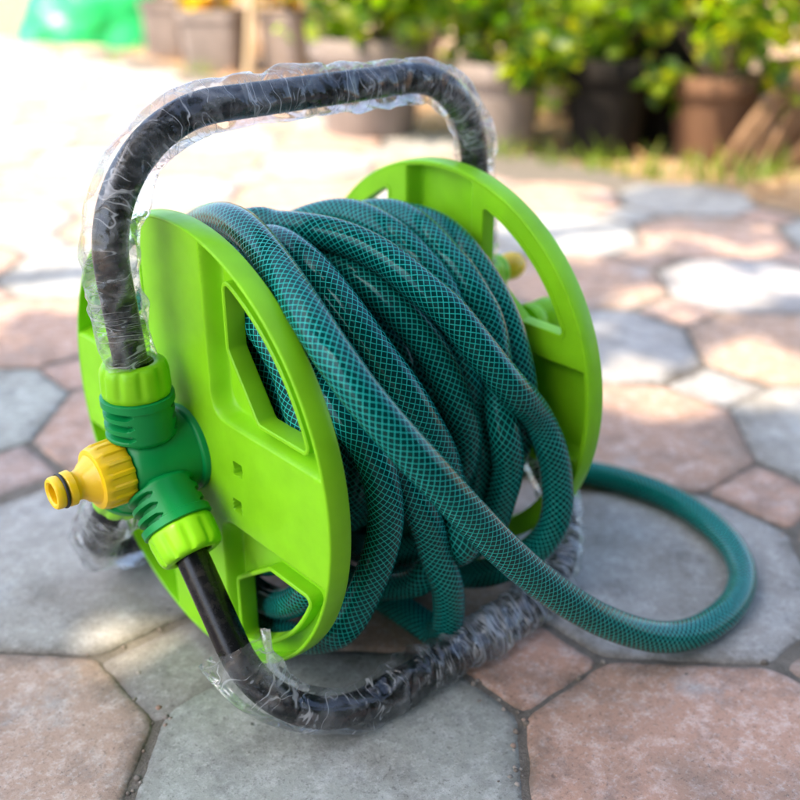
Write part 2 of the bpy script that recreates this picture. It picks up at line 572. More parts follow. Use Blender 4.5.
def make_paving():
    V, F, tone, rim = [], [], [], []
    fixed = {(-1, 1): (0.29, 0.28, 0.25), (0, 0): (0.45, 0.275, 0.195), (2, 0): (0.46, 0.28, 0.20)}
    shift = {(-1, 1): (-0.016, -0.012), (-1, 2): (-0.011, -0.010), (0, 2): (-0.006, -0.006), (-2, 2): (-0.011, -0.010)}
    R = random.Random(21)
    for a in range(-15, 10):
        for bq in range(-14, 27):
            cx, cy = PX + PP * a, PY + PP * bq
            if not paving_keep(cx, cy) or cx < -1.9 or cy < -1.9:
                continue
            sq = (a + bq) % 2 == 0
            gap = 0.0010 + R.random() * 0.0012
            dx, dy = shift.get((a, bq), (R.uniform(-1, 1) * 0.0025, R.uniform(-1, 1) * 0.0025))
            if sq:
                s = SQ - gap
                poly = [(-s, -s), (s, -s), (s, s), (-s, s)]
                c = fixed.get((a, bq)) or R.choice([(0.44, 0.29, 0.22), (0.34, 0.335, 0.31), (0.41, 0.30, 0.24)])
            else:
                A, B = PP - SQ - gap, SQ - gap * 0.4
                poly = [(A, -B), (A, B), (B, A), (-B, A), (-A, B), (-A, -B), (-B, -A), (B, -A)]
                c = (0.37, 0.365, 0.335) if bq % 2 == 0 else (0.445, 0.285, 0.20)
                if (a, bq) == (-2, 1):
                    c = (0.44, 0.295, 0.23)
                    dx, dy = -0.011, -0.008
            k = R.uniform(0.88, 1.08)
            c = tuple(x * k * R.uniform(0.97, 1.03) for x in c)
            rz = R.uniform(-0.02, 0.02)
            tx, ty, tz = R.uniform(-0.004, 0.004), R.uniform(-0.004, 0.004), R.uniform(-0.0016, 0.0)
            # dense outline with irregular, worn corners
            m = len(poly)
            out = []
            for i in range(m):
                p, q = Vector(poly[i]), Vector(poly[(i + 1) % m])
                pr, nx = Vector(poly[i - 1]), Vector(poly[(i + 2) % m])
                nseg = max(3, int((q - p).length / 0.006))
                for t in range(nseg):
                    out.append(p.lerp(q, t / nseg))
            # round the corners a little by smoothing
            for _ in range(1):
                out = [(out[i - 1] + out[i] * 2 + out[(i + 1) % len(out)]) / 4 for i in range(len(out))]
            o = len(V)
            mm = len(out)
            # rings: bottom, edge, worn shoulder, inner 1, inner 2, centre
            for (ins, z, rm) in ((0.0, -0.016, 1.0), (0.0, -0.0022, 1.0), (0.0013, -0.0007, 0.9), (0.0045, -0.0001, 0.55), (0.015, 0.0, 0.0)):
                for p in out:
                    L = p.length
                    w = noise.noise(Vector((cx * 9 + p.x * 90, cy * 9 + p.y * 90, 3.1))) * 0.0012
                    kk = 1 - (ins + w) / L
                    x, y = p.x * kk, p.y * kk
                    xr, yr = x * math.cos(rz) - y * math.sin(rz), x * math.sin(rz) + y * math.cos(rz)
                    V.append((cx + dx + xr, cy + dy + yr, z + tz + xr * tx + yr * ty))
                    tone.append(c)
                    rim.append(rm)
            V.append((cx + dx, cy + dy, tz))
            tone.append(c)
            rim.append(0.0)
            for r in range(4):
                for i in range(mm):
                    j = (i + 1) % mm
                    F.append((o + r * mm + i, o + r * mm + j, o + (r + 1) * mm + j, o + (r + 1) * mm + i))
            for i in range(mm):
                F.append((o + 4 * mm + i, o + 4 * mm + (i + 1) % mm, o + 5 * mm))
    me = bpy.data.meshes.new('paving')
    me.from_pydata(V, [], F)
    me.polygons.foreach_set('use_smooth', [True] * len(F))
    ca = me.attributes.new('tone', 'FLOAT_COLOR', 'POINT')
    ca.data.foreach_set('color', np.c_[np.array(tone), np.ones(len(tone))].astype(np.float32).ravel())
    ra = me.attributes.new('rim', 'FLOAT', 'POINT')
    ra.data.foreach_set('value', np.array(rim, dtype=np.float32))
    me.materials.append(M_PAVER)
    o = bpy.data.objects.new('paving', me)
    COL.objects.link(o)
    tag(o, kind='structure')


make_paving()

# ------------------------------------------------------------------ shade tree (its crown reaches over the reel)
def in_poly_np(x, y, poly):
    c = np.zeros(x.shape, bool)
    px, py = poly[:, 0], poly[:, 1]
    j = len(poly) - 1
    for i in range(len(poly)):
        cond = (py[i] > y) != (py[j] > y)
        with np.errstate(divide='ignore', invalid='ignore'):
            xi = (px[j] - px[i]) * (y - py[i]) / (py[j] - py[i]) + px[i]
        c ^= cond & (x < xi)
        j = i
    return c


def leaf_mesh(name, P, size, mat, parent=None, up=0.3, aspect=0.55, smooth=True, seed=1, droop=0.0, long=False):
    """many small folded leaves at points P (n,3) as one mesh"""
    R = np.random.default_rng(seed)
    P = np.asarray(P, float)
    n = len(P)
    d = R.normal(size=(n, 3))
    d[:, 2] = d[:, 2] * 0.6 - droop
    d /= np.linalg.norm(d, axis=1)[:, None]
    nn = R.normal(size=(n, 3)); nn[:, 2] += up * 4
    s = np.cross(d, nn); s /= np.linalg.norm(s, axis=1)[:, None]
    u = np.cross(s, d)
    L = (size * R.uniform(0.65, 1.25, n))[:, None]
    w = L * aspect * 0.5
    pts = [P, P + d * L * .38 + s * w + u * L * .07, P + d * L * .75 + s * w * .72 + u * L * .05, P + d * L - u * L * .08,
           P + d * L * .75 - s * w * .72 + u * L * .05, P + d * L * .38 - s * w + u * L * .07, P + d * L * .4, P + d * L * .76]
    V = np.stack(pts, 1).reshape(-1, 3)
    b = np.arange(n)[:, None] * 8
    F4 = np.concatenate([b + np.array([[1, 2, 7, 6]]), b + np.array([[6, 7, 4, 5]])]).tolist()
    F3 = np.concatenate([b + np.array([[0, 1, 6]]), b + np.array([[0, 6, 5]]), b + np.array([[2, 3, 7]]), b + np.array([[7, 3, 4]])]).tolist()
    me = bpy.data.meshes.new(name)
    me.from_pydata(V.tolist(), [], F4 + F3)
    me.polygons.foreach_set('use_smooth', [True] * len(me.polygons))
    me.materials.append(mat)
    o = bpy.data.objects.new(name, me)
    COL.objects.link(o)
    if parent:
        o.parent = parent
    return o


def shade_tree():
    base = Vector((-3.0, 1.3, 0))
    root = empty('shade_tree', base)
    tag(root, 'tall leafy tree whose crown shades the hose reel on the paving', 'tree')
    n = 11500
    R = np.random.default_rng(5)
    c0 = np.array([-0.32, -0.42]); fwd = np.array([0.662, 0.749]); lat = np.array([0.749, -0.662])
    fx = R.uniform(0.0, 1.75, n); lx = R.uniform(-1.25, 1.5, n)
    G = c0 + fx[:, None] * fwd + lx[:, None] * lat                   # where each leaf's shadow falls
    z = R.uniform(2.3, 3.1, n)
    lim = 0.98 + 0.55 * np.clip((lx + 0.38) / 0.75, 0, 1)
    nz = np.array([noise.noise(Vector((a * 2.6, b * 2.6, 1.7))) for a, b in G])
    keep = fx < lim + nz * 0.22
    thin = (lx > 0.15) & (fx > 0.78)
    nz2 = np.array([noise.noise(Vector((a * 9.0, b * 9.0, 7.7))) for a, b in G])
    keep &= ~(thin & (nz2 > 0.17))
    holes = [((0.415, 0.02), (0.085, 0.040), -0.9), ((0.50, -0.03), (0.05, 0.04), 0.0), ((-0.128, 0.036), (0.022, 0.006), -0.6),
             ((0.63, 0.14), (0.10, 0.015), -0.7), ((0.70, 0.36), (0.09, 0.05), -0.6), ((0.05, 0.62), (0.10, 0.03), 0.3)]
    for (hx, hy), (ra, rb), rot in holes:
        dx, dy = G[:, 0] - hx, G[:, 1] - hy
        a = dx * math.cos(rot) + dy * math.sin(rot)
        b = -dx * math.sin(rot) + dy * math.cos(rot)
        wob = 1 + 0.35 * nz2
        keep &= ~((a / (ra + .062)) ** 2 + (b / (rb + .062)) ** 2 < wob)
    G, z = G[keep], z[keep]
    sh = np.array([sun_dir.x, sun_dir.y]) / sun_dir.z
    P = np.c_[G + sh[None] * z[:, None], z] - np.array(base)[None]
    leaf_mesh('crown', P, 0.095, M_TREE, root, up=0.8, aspect=0.62, seed=3)
    mb = MB()
    limbs = [([(0, 0, -0.05), (0.05, 0.02, 0.9), (0.25, 0.0, 1.7), (0.55, 0.02, 2.3)], 0.11, 0.06)]
    cx, cy = float(np.mean(P[:, 0])), float(np.mean(P[:, 1]))
    Rr = random.Random(2)
    for k in range(11):
        tgt = P[Rr.randrange(len(P))]
        limbs.append(([(0.45, 0.02, 2.1), (0.45 + (tgt[0] - 0.45) * 0.45, tgt[1] * 0.4, 2.5), tuple(tgt)], 0.045, 0.008))
    for pts, r0, r1 in limbs:
        q = fillet_path(pts, 0.15, 0.08) if len(pts) > 2 else np.array(pts)
        T, N, B = frames(q)
        m = len(q)
        v, f = [], []
        for i in range(m):
            r = r0 + (r1 - r0) * i / (m - 1)
            for s in range(10):
                t = 2 * PI * s / 10
                v.append(tuple(q[i] + r * (math.cos(t) * N[i] + math.sin(t) * B[i])))
        for i in range(m - 1):
            for s in range(10):
                f.append((i * 10 + s, i * 10 + (s + 1) % 10, (i + 1) * 10 + (s + 1) % 10, (i + 1) * 10 + s))
        mb.add(v, f)
    mb.build('trunk', M_BARK, root, smooth=180)


shade_tree()


def unseen_hedge():  # invented leaf mass out of view, added to darken reflections in the hose
    root = empty('unseen_hedge', (0.35, -1.75, -0.016), -0.5)
    tag(root, 'tall clipped dark green hedge added behind the camera to darken reflections', 'unseen_hedge')
    n = 9000
    R = np.random.default_rng(41)
    P = np.c_[R.uniform(-1.9, 1.9, n), R.uniform(-0.3, 0.3, n), R.uniform(0.05, 2.0, n)]
    f = R.integers(0, 3, n)
    P[f == 0, 1] = np.abs(R.normal(size=(f == 0).sum())) * -0.03 + 0.3
    P[f == 1, 1] = np.abs(R.normal(size=(f == 1).sum())) * 0.03 - 0.3
    leaf_mesh('foliage', P, 0.10, M_TREE, root, up=0.3, aspect=0.7, seed=42)
    mb = MB()
    for k in range(9):
        x = -1.7 + k * 0.425
        lathe(mb, [(0.035, 0.0), (0.03, 0.9), (0.012, 1.8)], 8, Matrix.Translation((x, 0, -0.03)))
    mb.build('stem', M_BARK, root, smooth=180)


unseen_hedge()

# ------------------------------------------------------------------ pots and plants behind
def pot_mesh(kind, r, h):
    mb = MB()
    if kind == 'round':
        prof = [(0.001, 0.0), (r * 0.76, 0.0), (r * 0.79, 0.006), (r * 0.93, h * 0.74), (r * 0.95, h * 0.78), (r * 1.05, h * 0.79), (r * 1.08, h * 0.82),
                (r * 1.08, h * 0.97), (r * 1.05, h), (r * 0.95, h), (r * 0.92, h * 0.97), (r * 0.90, h * 0.80)]
        lathe(mb, prof, 48)
    else:
        prof = [(0.001, 0.0), (r * 0.88, 0.0), (r * 0.90, 0.005), (r * 0.97, h * 0.85), (r * 1.04, h * 0.86), (r * 1.05, h * 0.98), (r * 1.03, h), (r * 0.93, h), (r * 0.91, h * 0.97), (r * 0.90, h * 0.85)]

        def sq(t, rr, z):
            c, s = abs(math.cos(t)), abs(math.sin(t))
            return rr / ((c ** 10 + s ** 10) ** 0.1)
        lathe(mb, prof, 64, rad=sq)
    return mb


def potted(name, label, cat, x, y, rz, kind, r, h, pmat, leaf, nleaf, crown, lsize, seed, group=None, droop=0.25):
    root = empty(name, (x, y, -0.014), rz)
    tag(root, label, cat, group)
    pot_mesh(kind, r, h).build('pot', pmat, root, smooth=40)
    sm = MB()
    lathe(sm, [(0.0005, h * 0.87), (r * 0.5, h * 0.875), (r * 0.90, h * 0.86)], 40)
    sm.build('soil', M_POTSOIL, root, smooth=180)
    R = np.random.default_rng(seed)
    Rr = random.Random(seed)
    # crown: list of (dx, dy, z, radius, weight)
    P = []
    tot = sum(c[4] for c in crown)
    mb = MB()
    for (cx, cy, cz, cr, w) in crown:
        m = int(nleaf * 0.75 * w / tot)
        k = max(2, m // 45)
        cen = R.normal(size=(k, 3)); cen /= np.linalg.norm(cen, axis=1)[:, None]
        cen = cen * (R.uniform(0.35, 1, k) ** 0.5)[:, None] * cr * np.array([1, 1, 0.8]) + np.array([cx, cy, cz])
        idx = R.integers(0, k, m)
        P.append(cen[idx] + R.normal(size=(m, 3)) * cr * 0.24)
        for q in cen[:: max(1, k // 5)]:
            a = Vector((Rr.uniform(-.3, .3) * r, Rr.uniform(-.3, .3) * r, h * 0.85))
            mid = a.lerp(Vector(q), 0.5) + Vector((0, 0, 0.03))
            pts = [a, mid, Vector(q)]
            qq = np.array([tuple(a.lerp(mid, t).lerp(mid.lerp(Vector(q), t), t)) for t in np.linspace(0, 1, 9)])
            T, N, B = frames(qq)
            v = [tuple(qq[i] + (0.0045 - 0.003 * i / 8) * (math.cos(2 * PI * s / 6) * N[i] + math.sin(2 * PI * s / 6) * B[i])) for i in range(9) for s in range(6)]
            f = [(i * 6 + s, i * 6 + (s + 1) % 6, (i + 1) * 6 + (s + 1) % 6, (i + 1) * 6 + s) for i in range(8) for s in range(6)]
            mb.add(v, f)
    P = np.concatenate(P)
    P = P[(P[:, 2] > 0.02)]
    mb.build('stem', M_BARK, root, smooth=180)
    leaf_mesh('foliage', P, lsize, leaf, root, up=0.12, aspect=0.72, seed=seed, droop=droop)
    return root


G1 = 'potted plants along the edge of the paving'
potted('potted_plant', 'wide round grey clay pot with thick rim and yellow-green bush under the reel handle', 'potted plant', 0.95, 1.10, 0.3, 'round', 0.105, 0.185,
       M_POT_GREY, M_LEAF, 1150, [(0.02, 0, 0.32, 0.17, 3), (0.10, -0.12, 0.26, 0.12, 2), (-0.05, -0.1, 0.26, .08, .6)], 0.040, 11, G1)
potted('potted_plant', 'square grey planter behind the round clay pot with orange tinged croton leaves', 'potted plant', 1.40, 1.95, 0.15, 'square', 0.075, 0.15,
       M_POT_GREY, M_LEAF_RED, 600, [(0, 0, 0.27, 0.12, 1)], 0.045, 12, G1)
potted('potted_plant', 'square grey planter standing in front of a thin pale cane', 'potted plant', 1.23, 2.08, 0.75, 'square', 0.078, 0.155,
       M_POT_GREY, M_LEAF_RED, 600, [(0, 0, 0.28, 0.12, 1)], 0.045, 13, G1)
potted('potted_plant', 'small grey planter beside the bright green tarpaulin', 'potted plant', 1.27, 2.40, 0.75, 'square', 0.06, 0.16,
       M_POT_GREY, M_LEAF_RED, 350, [(0, 0, 0.27, 0.10, 1)], 0.045, 14, G1)
potted('potted_plant', 'round grey-brown pot half hidden by a trailing cluster of lit green leaves', 'potted plant', 1.05, 0.86, 0.0, 'round', 0.075, 0.155,
       M_POT_GREY, M_LEAF, 1000, [(0.05, 0.02, 0.27, 0.14, 3), (-0.035, -0.115, 0.14, 0.045, 0.45), (-0.02, -0.10, 0.21, 0.05, .45)], 0.036, 15, G1)
potted('potted_plant', 'black nursery pot standing in front of the taller black pot', 'potted plant', 1.17, 0.72, 0.0, 'round', 0.075, 0.165,
       M_POT_BLACK, M_LEAF, 1200, [(0.05, 0.02, 0.33, 0.17, 3), (0.16, 0.05, 0.30, 0.14, 2), (-0.03, 0.05, 0.19, 0.07, 0.7)], 0.036, 16, G1)
potted('potted_plant', 'dark brown clay pot at the right under leafy yellow-green branches', 'potted plant', 1.29, 0.58, 0.0, 'round', 0.078, 0.14,
       M_POT_TERRA, M_LEAF, 1000, [(-0.04, 0.0, 0.25, 0.13, 3), (0.1, 0.0, 0.30, 0.13, 2), (-0.06, 0.03, 0.165, 0.06, 0.6), (0.02, -0.08, 0.16, 0.06, 0.5)], 0.036, 17, G1)
potted('potted_plant', 'dark brown clay pot behind the leaning dry stalks with orange tinged leaves', 'potted plant', 1.50, 0.50, 0.0, 'round', 0.08, 0.15,
       M_POT_TERRA, M_LEAF_RED, 900, [(0.0, 0.0, 0.30, 0.18, 3), (0.05, -0.1, 0.36, 0.14, 2)], 0.042, 18, G1)
potted('potted_plant', 'tall black nursery pot added for the dark of the shaded gap behind the brown clay pot', 'potted plant', 1.36, 0.73, 0.0, 'round', 0.095, 0.21,  # black pot added so the shadowed gap between the pots stays dark
       M_POT_BLACK, M_LEAF, 900, [(0.05, 0.02, 0.36, 0.17, 3)], 0.036, 19, G1)
# taller shrubs growing in the bed behind the pots


def shrub(x, y, label, nleaf, blobs, seed, leaf=M_LEAF):
    root = empty('shrub', (x, y, -0.016))
    tag(root, label, 'shrub', 'shrubs in the bed behind the pots')
    R = np.random.default_rng(seed)
    P = []
    mb = MB()
    for (cx, cy, cz, cr) in blobs:
        m = int(nleaf * 0.65) // len(blobs)
        k = max(3, m // 40)
        cen = R.normal(size=(k, 3)); cen /= np.linalg.norm(cen, axis=1)[:, None]
        cen = cen * (R.uniform(0.2, 1, k) ** 0.5)[:, None] * cr + np.array([cx, cy, cz])
        P.append(cen[R.integers(0, k, m)] + R.normal(size=(m, 3)) * cr * 0.2)
        for q in cen[:: max(1, k // 4)]:
            qq = np.array([np.array([0, 0, 0]) * (1 - t) ** 2 + 2 * t * (1 - t) * np.array([cx * .3, cy * .3, cz * .6]) + t * t * q for t in np.linspace(0, 1, 9)])
            T, N, B = frames(qq)
            mb.add([tuple(qq[i] + (0.009 - 0.006 * i / 8) * (math.cos(2 * PI * s / 6) * N[i] + math.sin(2 * PI * s / 6) * B[i])) for i in range(9) for s in range(6)],
                   [(i * 6 + s, i * 6 + (s + 1) % 6, (i + 1) * 6 + (s + 1) % 6, (i + 1) * 6 + s) for i in range(8) for s in range(6)])
    P = np.concatenate(P)
    P = P[P[:, 2] > 0.03]
    mb.build('trunk', M_BARK, root, smooth=180)
    leaf_mesh('crown', P, 0.05, leaf, root, up=0.12, aspect=0.65, seed=seed, droop=0.25)


shrub(1.42, 1.02, 'dense green shrub rising behind the grey pot and the black pot', 2400, [(0, 0, 0.30, 0.22), (0.1, -0.15, 0.5, 0.25), (-0.05, 0.2, 0.45, 0.22)], 31)
shrub(1.75, 0.95, 'broad shrub with orange tinged leaves at the back on the right', 2600, [(0, 0, 0.28, 0.25), (0.1, -0.25, 0.45, 0.28), (0.1, 0.25, 0.5, 0.25)], 32, M_LEAF_RED)
shrub(1.62, 1.65, 'loose bright green shrub behind the round clay pot', 2600, [(0, 0, 0.30, 0.24), (0.05, -0.2, 0.42, 0.22), (-0.05, 0.2, 0.45, 0.2)], 33)


def tarp():
    root_xy = (1.27, 2.86)
    nu, nv = 90, 50
    v, f = [], []
    for j in range(nv + 1):
        t = j / nv
        for i in range(nu):
            a = 2 * PI * i / nu
            prof = (1 - t ** 2.2) ** 0.62
            p = Vector((math.cos(a) * 0.24 * prof, math.sin(a) * 0.15 * prof, t * 0.26))
            k = 1 + 0.16 * noise.noise(p * 9) + 0.10 * abs(noise.noise(p * 24 + Vector((3, 1, 2)))) + 0.12 * math.cos(a * 7 + 3 * noise.noise(p * 5)) * (1 - t)
            v.append((p.x * k, p.y * k, p.z * (1 + 0.1 * noise.noise(p * 11))))
    for j in range(nv):
        for i in range(nu):
            f.append((j * nu + i, j * nu + (i + 1) % nu, (j + 1) * nu + (i + 1) % nu, (j + 1) * nu + i))
    mb = MB()
    mb.add(v, f)
    o = mb.build('tarpaulin', M_BAG, smooth=180, loc=(*root_xy, -0.015))
    o.rotation_euler = (0, 0, -0.7)
    tag(o, 'crumpled bright green tarpaulin heaped on the ground in the far corner', 'tarpaulin')


tarp()


def canes():
    R = random.Random(4)
    for i in range(10):
        x0, y0 = 1.195 + i * 0.0155, 0.505 - i * 0.0095 + R.uniform(-0.012, 0.012)
        hgt, lean = R.uniform(0.14, 0.30), R.uniform(0.04, 0.24)
        P = np.array([(x0 + lean * t * 0.8, y0 - 0.65 * lean * t, -0.012 + hgt * t + 0.03 * math.sin(PI * t)) for t in np.linspace(0, 1, 16)])
        T, N, B = frames(P)
        r = 0.0085 * (1 - 0.55 * np.linspace(0, 1, 16))[:, None] * np.ones((1, 10))
        o = sweep('dry_stalk', P, r, 10, M_DRY_STALK)
        tag(o, 'brown dry stalk leaning back against the dark brown clay pots', 'dry stalk', 'dry stalks leaning at the right')


M_DRY_STALK = mat_pot('dry_stalk', (0.17, 0.095, 0.05), (0.34, 0.21, 0.12))
canes()
o = sweep('cane', np.array([(1.21 + 0.05 * t, 1.90 - 0.03 * t, -0.014 + 0.55 * t) for t in np.linspace(0, 1, 12)]), 0.011, 10, mat_pot('pale_cane', (0.45, 0.34, 0.2), (0.55, 0.43, 0.28)))
tag(o, 'thin pale cane stuck upright between the square planters', 'cane')


def grass_and_litter():
    R = np.random.default_rng(9)
    V, F = [], []
    tufts = [(1.00, 0.70), (1.03, 0.62), (1.07, 0.66), (1.10, 0.55), (1.14, 0.47), (1.17, 0.52), (1.20, 0.44), (1.06, 0.58), (0.98, 0.78), (1.24, 0.42), (1.12, 2.0), (1.03, 2.3), (1.0, 2.55)]
    for (x, y) in tufts:
        for _ in range(20):
            a = R.uniform(0, 2 * PI)
            ln = R.uniform(0.025, 0.07)
            le = R.uniform(0.1, 0.8)
            bx, by = x + R.normal() * 0.018, y + R.normal() * 0.018
            d = np.array([math.cos(a) * le, math.sin(a) * le, 1.0]); d /= np.linalg.norm(d)
            s = np.array([-math.sin(a), math.cos(a), 0]) * 0.0022
            p = np.array([bx, by, -0.016])
            o = len(V)
            m = p + d * ln * 0.55
            t = p + d * ln + np.array([math.cos(a), math.sin(a), -0.4]) * ln * 0.25
            V += [tuple(p - s), tuple(p + s), tuple(m + s * .8), tuple(m - s * .8), tuple(t)]
            F += [(o, o + 1, o + 2, o + 3), (o + 3, o + 2, o + 4)]
    me = bpy.data.meshes.new('grass')
    me.from_pydata(V, [], F)
    me.materials.append(M_GRASS)
    o = bpy.data.objects.new('grass', me)
    COL.objects.link(o)
    tag(o, 'low green grass tufts at the foot of the pots', 'grass', kind='stuff')
    n = 900
    P = np.c_[R.uniform(0.98, 1.9, n), R.uniform(0.3, 3.3, n), R.uniform(-0.014, -0.008, n)]
    lf = leaf_mesh('leaf_litter', P, 0.035, M_DRY, None, up=2.5, aspect=0.5, seed=8)
    tag(lf, 'dry brown leaf litter strewn over the sandy soil', 'leaf litter', kind='stuff')


grass_and_litter()


def grit():
    """small stones lying in the paving joints near the reel"""
    R = random.Random(12)
    mb = MB()
    segs = [((-0.148, 0.022), (-0.141, -0.036), 55, 0.006), ((-0.02, -0.16), (0.002, -0.12), 22, 0.004), ((0.0, -0.160), (0.075, -0.160), 60, 0.006), ((-0.05, -0.19), (0.0, -0.155), 40, 0.004),
            ((0.13, -0.21), (0.145, -0.23), 14, 0.004), ((-0.2, -0.09), (-0.15, -0.04), 30, 0.003), ((0.26, -0.16), (0.26, -0.09), 20, 0.003), ((-0.17, 0.04), (-0.1, 0.035), 20, .004)]
    for (a, b, k, w) in segs:
        for _ in range(k // 3):
            t = R.random()
            x, y = a[0] + (b[0] - a[0]) * t + R.gauss(0, w), a[1] + (b[1] - a[1]) * t + R.gauss(0, w)
            r = R.uniform(0.0006, 0.0021)
            bm = bmesh.new()
            bmesh.ops.create_icosphere(bm, subdivisions=1, radius=r)
            v = [(p.co.x * R.uniform(.8, 1.3) + x, p.co.y * R.uniform(.8, 1.3) + y, p.co.z * 0.7 - 0.0022 + r * .2) for p in bm.verts]
            f = [tuple(q.index for q in fc.verts) for fc in bm.faces]
            bm.free()
            mb.add(v, f)
    o = mb.build('grit', mat_leaf('grit_stones', [(0.22, 0.18, 0.14), (0.12, 0.10, 0.08), (0.30, 0.27, 0.23), (0.26, 0.15, 0.10)], 0.0, 0.9), smooth=180)
    tag(o, 'small stones and dirt lying in the paving joints', 'grit', kind='stuff')


grit()

# ------------------------------------------------------------------ the hose reel
REEL = empty('hose_reel', (0, 0, 0))
tag(REEL, 'lime green hose reel with black carrying frame half wrapped in clear plastic', 'hose reel')
RX = 0.0817            # inner face of each disc
RD = 0.120             # disc radius


def fillet2d(pts, rads, step=0.0012):
    n = len(pts)
    out = []
    for i in range(n):
        a, b, c = Vector(pts[i - 1]), Vector(pts[i]), Vector(pts[(i + 1) % n])
        R = rads[i]
        if R <= 0:
            out.append(b)
            continue
        d1, d2 = (a - b).normalized(), (c - b).normalized()
        ang = d1.angle(d2)
        cut = R / math.tan(ang / 2)
        p, q = b + d1 * cut, b + d2 * cut
        cen = b + (d1 + d2).normalized() * (R / math.sin(ang / 2))
        e1, e2 = p - cen, q - cen
        tot = e1.angle(e2)
        for k in range(7):
            t = k / 6
            out.append(cen + (e1 * math.sin((1 - t) * tot) + e2 * math.sin(t * tot)) / math.sin(tot))
    return out


def window_loop():
    """outer edge of one window's lip, first quadrant, metres"""
    ra = 0.1105
    u0, v0 = 0.0415, 0.0340
    a0 = math.asin((v0) / ra)
    a1 = math.acos((u0) / ra)
    pts, rads = [], []
    pts += [(u0, 0.066), (0.064, v0)]
    rads += [0.006, 0.006]
    pts.append((ra * math.cos(a0), ra * math.sin(a0))); rads.append(0.0045)
    m = 14
    for k in range(1, m):
        t = a0 + (a1 - a0) * k / m
        pts.append((ra * math.cos(t), ra * math.sin(t))); rads.append(0)
    pts.append((ra * math.cos(a1), ra * math.sin(a1))); rads.append(0.0045)
    return fillet2d(pts, rads)


def inset(loop, d):
    n = len(loop)
    out = []
    for i in range(n):
        a, b = loop[i - 1], loop[(i + 1) % n]
        t = (b - a).normalized()
        nrm = Vector((-t.y, t.x))         # loop runs counter-clockwise -> left is inside
        out.append(loop[i] + nrm * d)
    return out


def make_disc():
    NR, NT = 150, 840
    TOP, FL = 0.012, 0.0022
    r = np.linspace(0.004, RD - 0.0012, NR)
    t = np.linspace(0, 2 * PI, NT, endpoint=False)
    RR, TT = np.meshgrid(r, t, indexing='ij')
    U, Vv = RR * np.cos(TT), RR * np.sin(TT)
    k = 0.013
    a, b = np.abs(U) - 0.0285, np.abs(Vv) - 0.0285
    h = np.clip(0.5 + 0.5 * (b - a) / k, 0, 1)
    d = b * (1 - h) + a * h - k * h * (1 - h)

    def sst(x):
        x = np.clip(x, 0, 1)
        return x * x * (3 - 2 * x)
    ho = FL + (TOP - FL) * sst((0.0040 - d) / 0.0046)
    hi = (TOP - 0.002) * sst((-0.0008 - d) / 0.005) * (RR < 0.1165)
    # two small square recesses in one spoke
    for (hu, hv) in ((0.048, 0.006), (0.045, -0.0155)):
        q = np.maximum(np.abs(U - hu), np.abs(Vv - hv))
        ho -= 0.0085 * sst((0.0036 - q) / 0.0009)
        hi = np.minimum(hi, ho - 0.0015)
    loops = []
    W0 = window_loop()
    # orientation: make counter-clockwise
    area = sum(W0[i - 1].x * W0[i].y - W0[i].x * W0[i - 1].y for i in range(len(W0)))
    if area < 0:
        W0 = W0[::-1]
    hole = np.zeros(U.shape, bool)
    mid = inset(W0, 0.0012)
    for q in range(4):
        c, s = math.cos(q * PI / 2), math.sin(q * PI / 2)
        rot = lambda p: Vector((p.x * c - p.y * s, p.x * s + p.y * c))
        loops.append([rot(p) for p in W0])
        hole |= in_poly_np(U, Vv, np.array([tuple(rot(p)) for p in mid]))
    idx = np.arange(NR * NT).reshape(NR, NT)
    A = idx[:-1]; B = idx[1:]
    A2, B2 = np.roll(A, -1, 1), np.roll(B, -1, 1)
    H = hole.ravel()
    quad = np.stack([A, A2, B2, B], -1).reshape(-1, 4)
    ok = ~(H[quad].all(1))
    quad = quad[ok]
    nV = NR * NT
    Vo = np.stack([-ho, -U, Vv], -1).reshape(-1, 3)
    Vi = np.stack([-hi, -U, Vv], -1).reshape(-1, 3)
    verts = np.concatenate([Vo, Vi]).tolist()
    faces = quad.tolist() + (quad[:, ::-1] + nV).tolist()
    mb = MB()
    mb.v = [tuple(q) for q in verts]
    mb.f = [tuple(q) for q in faces]
    # rim wall
    M = Matrix(((0, 0, -1, 0), (1, 0, 0, 0), (0, 1, 0, 0), (0, 0, 0, 1)))     # lathe z -> -x
    lathe(mb, [(RD - 0.0022, 0.0), (RD - 0.0008, -0.0001), (RD - 0.0002, 0.0004), (RD, 0.0010), (RD + 0.0003, 0.006), (RD, 0.0112), (RD - 0.0002, 0.0119), (RD - 0.0007, 0.0123),
               (RD - 0.0014, 0.0123), (RD - 0.0019, 0.0118), (RD - 0.0023, 0.002)], 360, M)
    # window lips
    LH = 0.0098
    for lp in loops:
        prof = [(0.0, -0.0004), (0.0, LH - 0.0006), (0.0006, LH), (0.0017, LH), (0.0023, LH - 0.0006), (0.0027, 0.0002), (0.0024, -0.0004)]
        rings = []
        for (ins, hh) in prof:
            rings.append([(-hh, -p.x, p.y) for p in inset(lp, ins)])
        n = len(lp)
        v = [q for rg in rings for q in rg]
        f = []
        m = len(prof)
        for i in range(m):
            j = (i + 1) % m
            for s in range(n):
                s2 = (s + 1) % n
                f.append((i * n + s, i * n + s2, j * n + s2, j * n + s))
        mb.add(v, f)
    # closing cap at the middle
    lathe(mb, [(0.0005, TOP - 0.0003), (0.005, TOP - 0.0003)], 24, M)
    return mb


disc = make_disc().build('side_disc', M_LIME, REEL, smooth=42, loc=(-RX, 0, H0))
d2 = disc.copy()
COL.objects.link(d2)
d2.parent = REEL
d2.location = (RX, 0, H0)
d2.rotation_euler = (0, 0, PI)

